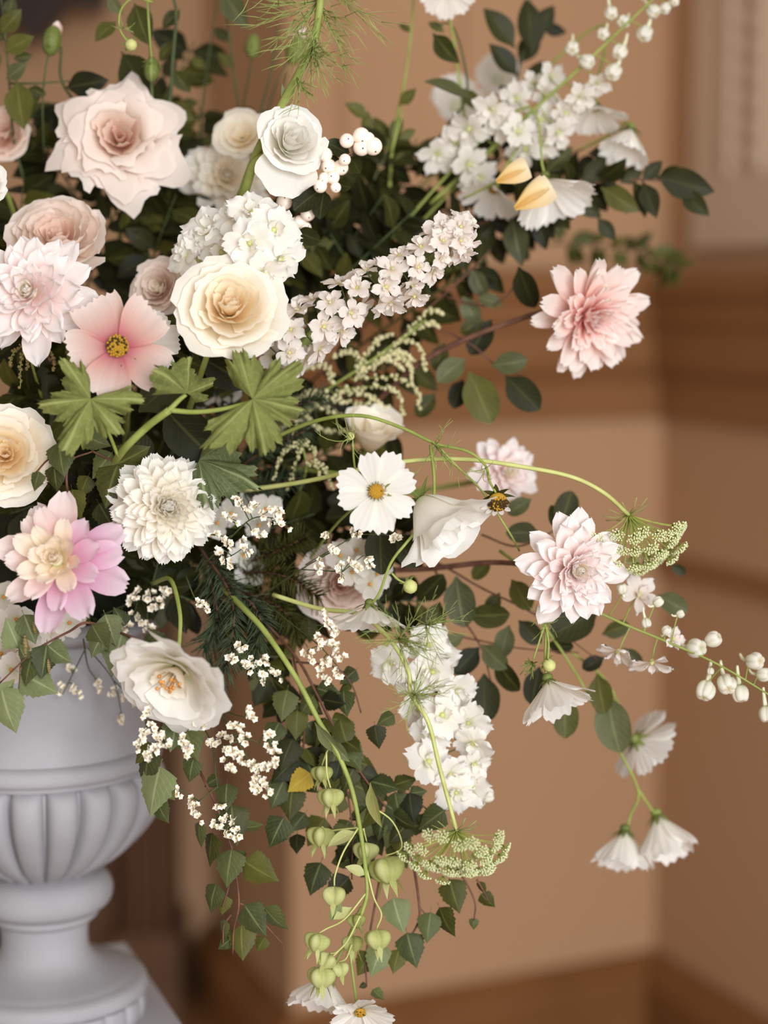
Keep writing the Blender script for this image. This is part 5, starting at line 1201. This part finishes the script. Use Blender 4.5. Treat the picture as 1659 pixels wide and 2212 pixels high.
racemes('blurred cream astilbe plume below the larkspur spike', [(560, 960, 18), (680, 860, 14), (800, 780, 13), (920, 690, 13)],
        [[(820, 770), (880, 735), (912, 760), (918, 800)], [(800, 790), (860, 760), (895, 780)], [(790, 800), (840, 775), (870, 800)], [(760, 820), (850, 815), (898, 840), (906, 880)], [(740, 840), (820, 835), (860, 850), (872, 900)], [(720, 850), (790, 850), (830, 880)], [(700, 860), (760, 870), (850, 880)], [(680, 870), (740, 900), (800, 900)], [(720, 830), (700, 790), (650, 800)], [(700, 850), (660, 850), (620, 880)], [(680, 880), (630, 900), (600, 940)], [(860, 740), (920, 700), (950, 705)], [(880, 715), (930, 670), (960, 680)], [(780, 800), (760, 760), (720, 770)], [(660, 900), (700, 930), (760, 930)], [(650, 905), (620, 960), (600, 1000)], [(770, 810), (810, 740), (850, 720)], [(840, 760), (880, 780), (890, 820)]], 13, 'astilbe', 'astilbe_plume', 'flower plume', 4.6, 34)
racemes('golden tassels dangling under the blush white dahlia', [(90, 860, 8), (70, 790, 4), (60, 740, 3)], [[(60, 745), (46, 775), (44, 840)], [(64, 745), (60, 770), (58, 800)], [(75, 760), (112, 765), (116, 800)], [(62, 740), (30, 760), (20, 790)]], 2, 'catkin', 'tassel_flower', 'foliage', 3.6, 26)
racemes('pale green plume hanging behind the white cosmos stem', [(620, 1120, 14), (660, 1020, 10), (650, 950, 9)], [[(650, 960), (640, 1000), (620, 1060)], [(655, 950), (680, 980), (690, 1040)], [(650, 955), (610, 980), (590, 1040)], [(660, 1000), (700, 1010), (720, 1060)]], 9, 'astilbe', 'astilbe_plume', 'flower plume', 4, 26)

# ================================================================== big dark leaves and the deep filling
branch('large blue green leaves behind the geranium stem', [[(300, 1080, 14), (350, 960, 6), (380, 880, 4)]], [(352, 880, 462, 996, 2, 1, .1), (300, 890, 402, 800, 3, 2, .2), (430, 770, 540, 830, 5, 5, .3), (330, 1000, 280, 930, 4, 4, .2), (440, 940, 540, 900, 6, 6, .2), (820, 1130, 826, 1240, 5, 4, .1), (860, 1160, 900, 1230, 6, 6, .2)], 'leafdark', 'round', 'broad_leaf_branch', tmat='stemdark')
ms = Thing('filler_mound', 'dark mound added among the stems to block light and darken the gaps', 'dark_filler', P(150, 1330, 22))  # invented mound, added to close gaps between the stems and deepen the shade
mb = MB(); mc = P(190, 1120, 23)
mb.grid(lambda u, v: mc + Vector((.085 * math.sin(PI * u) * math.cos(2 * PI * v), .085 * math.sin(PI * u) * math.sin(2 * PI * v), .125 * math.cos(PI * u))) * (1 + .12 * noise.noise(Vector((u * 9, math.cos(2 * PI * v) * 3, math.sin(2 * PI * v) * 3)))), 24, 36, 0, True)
ms.add('mound', mb.mesh('mound', 'dark_filler'))
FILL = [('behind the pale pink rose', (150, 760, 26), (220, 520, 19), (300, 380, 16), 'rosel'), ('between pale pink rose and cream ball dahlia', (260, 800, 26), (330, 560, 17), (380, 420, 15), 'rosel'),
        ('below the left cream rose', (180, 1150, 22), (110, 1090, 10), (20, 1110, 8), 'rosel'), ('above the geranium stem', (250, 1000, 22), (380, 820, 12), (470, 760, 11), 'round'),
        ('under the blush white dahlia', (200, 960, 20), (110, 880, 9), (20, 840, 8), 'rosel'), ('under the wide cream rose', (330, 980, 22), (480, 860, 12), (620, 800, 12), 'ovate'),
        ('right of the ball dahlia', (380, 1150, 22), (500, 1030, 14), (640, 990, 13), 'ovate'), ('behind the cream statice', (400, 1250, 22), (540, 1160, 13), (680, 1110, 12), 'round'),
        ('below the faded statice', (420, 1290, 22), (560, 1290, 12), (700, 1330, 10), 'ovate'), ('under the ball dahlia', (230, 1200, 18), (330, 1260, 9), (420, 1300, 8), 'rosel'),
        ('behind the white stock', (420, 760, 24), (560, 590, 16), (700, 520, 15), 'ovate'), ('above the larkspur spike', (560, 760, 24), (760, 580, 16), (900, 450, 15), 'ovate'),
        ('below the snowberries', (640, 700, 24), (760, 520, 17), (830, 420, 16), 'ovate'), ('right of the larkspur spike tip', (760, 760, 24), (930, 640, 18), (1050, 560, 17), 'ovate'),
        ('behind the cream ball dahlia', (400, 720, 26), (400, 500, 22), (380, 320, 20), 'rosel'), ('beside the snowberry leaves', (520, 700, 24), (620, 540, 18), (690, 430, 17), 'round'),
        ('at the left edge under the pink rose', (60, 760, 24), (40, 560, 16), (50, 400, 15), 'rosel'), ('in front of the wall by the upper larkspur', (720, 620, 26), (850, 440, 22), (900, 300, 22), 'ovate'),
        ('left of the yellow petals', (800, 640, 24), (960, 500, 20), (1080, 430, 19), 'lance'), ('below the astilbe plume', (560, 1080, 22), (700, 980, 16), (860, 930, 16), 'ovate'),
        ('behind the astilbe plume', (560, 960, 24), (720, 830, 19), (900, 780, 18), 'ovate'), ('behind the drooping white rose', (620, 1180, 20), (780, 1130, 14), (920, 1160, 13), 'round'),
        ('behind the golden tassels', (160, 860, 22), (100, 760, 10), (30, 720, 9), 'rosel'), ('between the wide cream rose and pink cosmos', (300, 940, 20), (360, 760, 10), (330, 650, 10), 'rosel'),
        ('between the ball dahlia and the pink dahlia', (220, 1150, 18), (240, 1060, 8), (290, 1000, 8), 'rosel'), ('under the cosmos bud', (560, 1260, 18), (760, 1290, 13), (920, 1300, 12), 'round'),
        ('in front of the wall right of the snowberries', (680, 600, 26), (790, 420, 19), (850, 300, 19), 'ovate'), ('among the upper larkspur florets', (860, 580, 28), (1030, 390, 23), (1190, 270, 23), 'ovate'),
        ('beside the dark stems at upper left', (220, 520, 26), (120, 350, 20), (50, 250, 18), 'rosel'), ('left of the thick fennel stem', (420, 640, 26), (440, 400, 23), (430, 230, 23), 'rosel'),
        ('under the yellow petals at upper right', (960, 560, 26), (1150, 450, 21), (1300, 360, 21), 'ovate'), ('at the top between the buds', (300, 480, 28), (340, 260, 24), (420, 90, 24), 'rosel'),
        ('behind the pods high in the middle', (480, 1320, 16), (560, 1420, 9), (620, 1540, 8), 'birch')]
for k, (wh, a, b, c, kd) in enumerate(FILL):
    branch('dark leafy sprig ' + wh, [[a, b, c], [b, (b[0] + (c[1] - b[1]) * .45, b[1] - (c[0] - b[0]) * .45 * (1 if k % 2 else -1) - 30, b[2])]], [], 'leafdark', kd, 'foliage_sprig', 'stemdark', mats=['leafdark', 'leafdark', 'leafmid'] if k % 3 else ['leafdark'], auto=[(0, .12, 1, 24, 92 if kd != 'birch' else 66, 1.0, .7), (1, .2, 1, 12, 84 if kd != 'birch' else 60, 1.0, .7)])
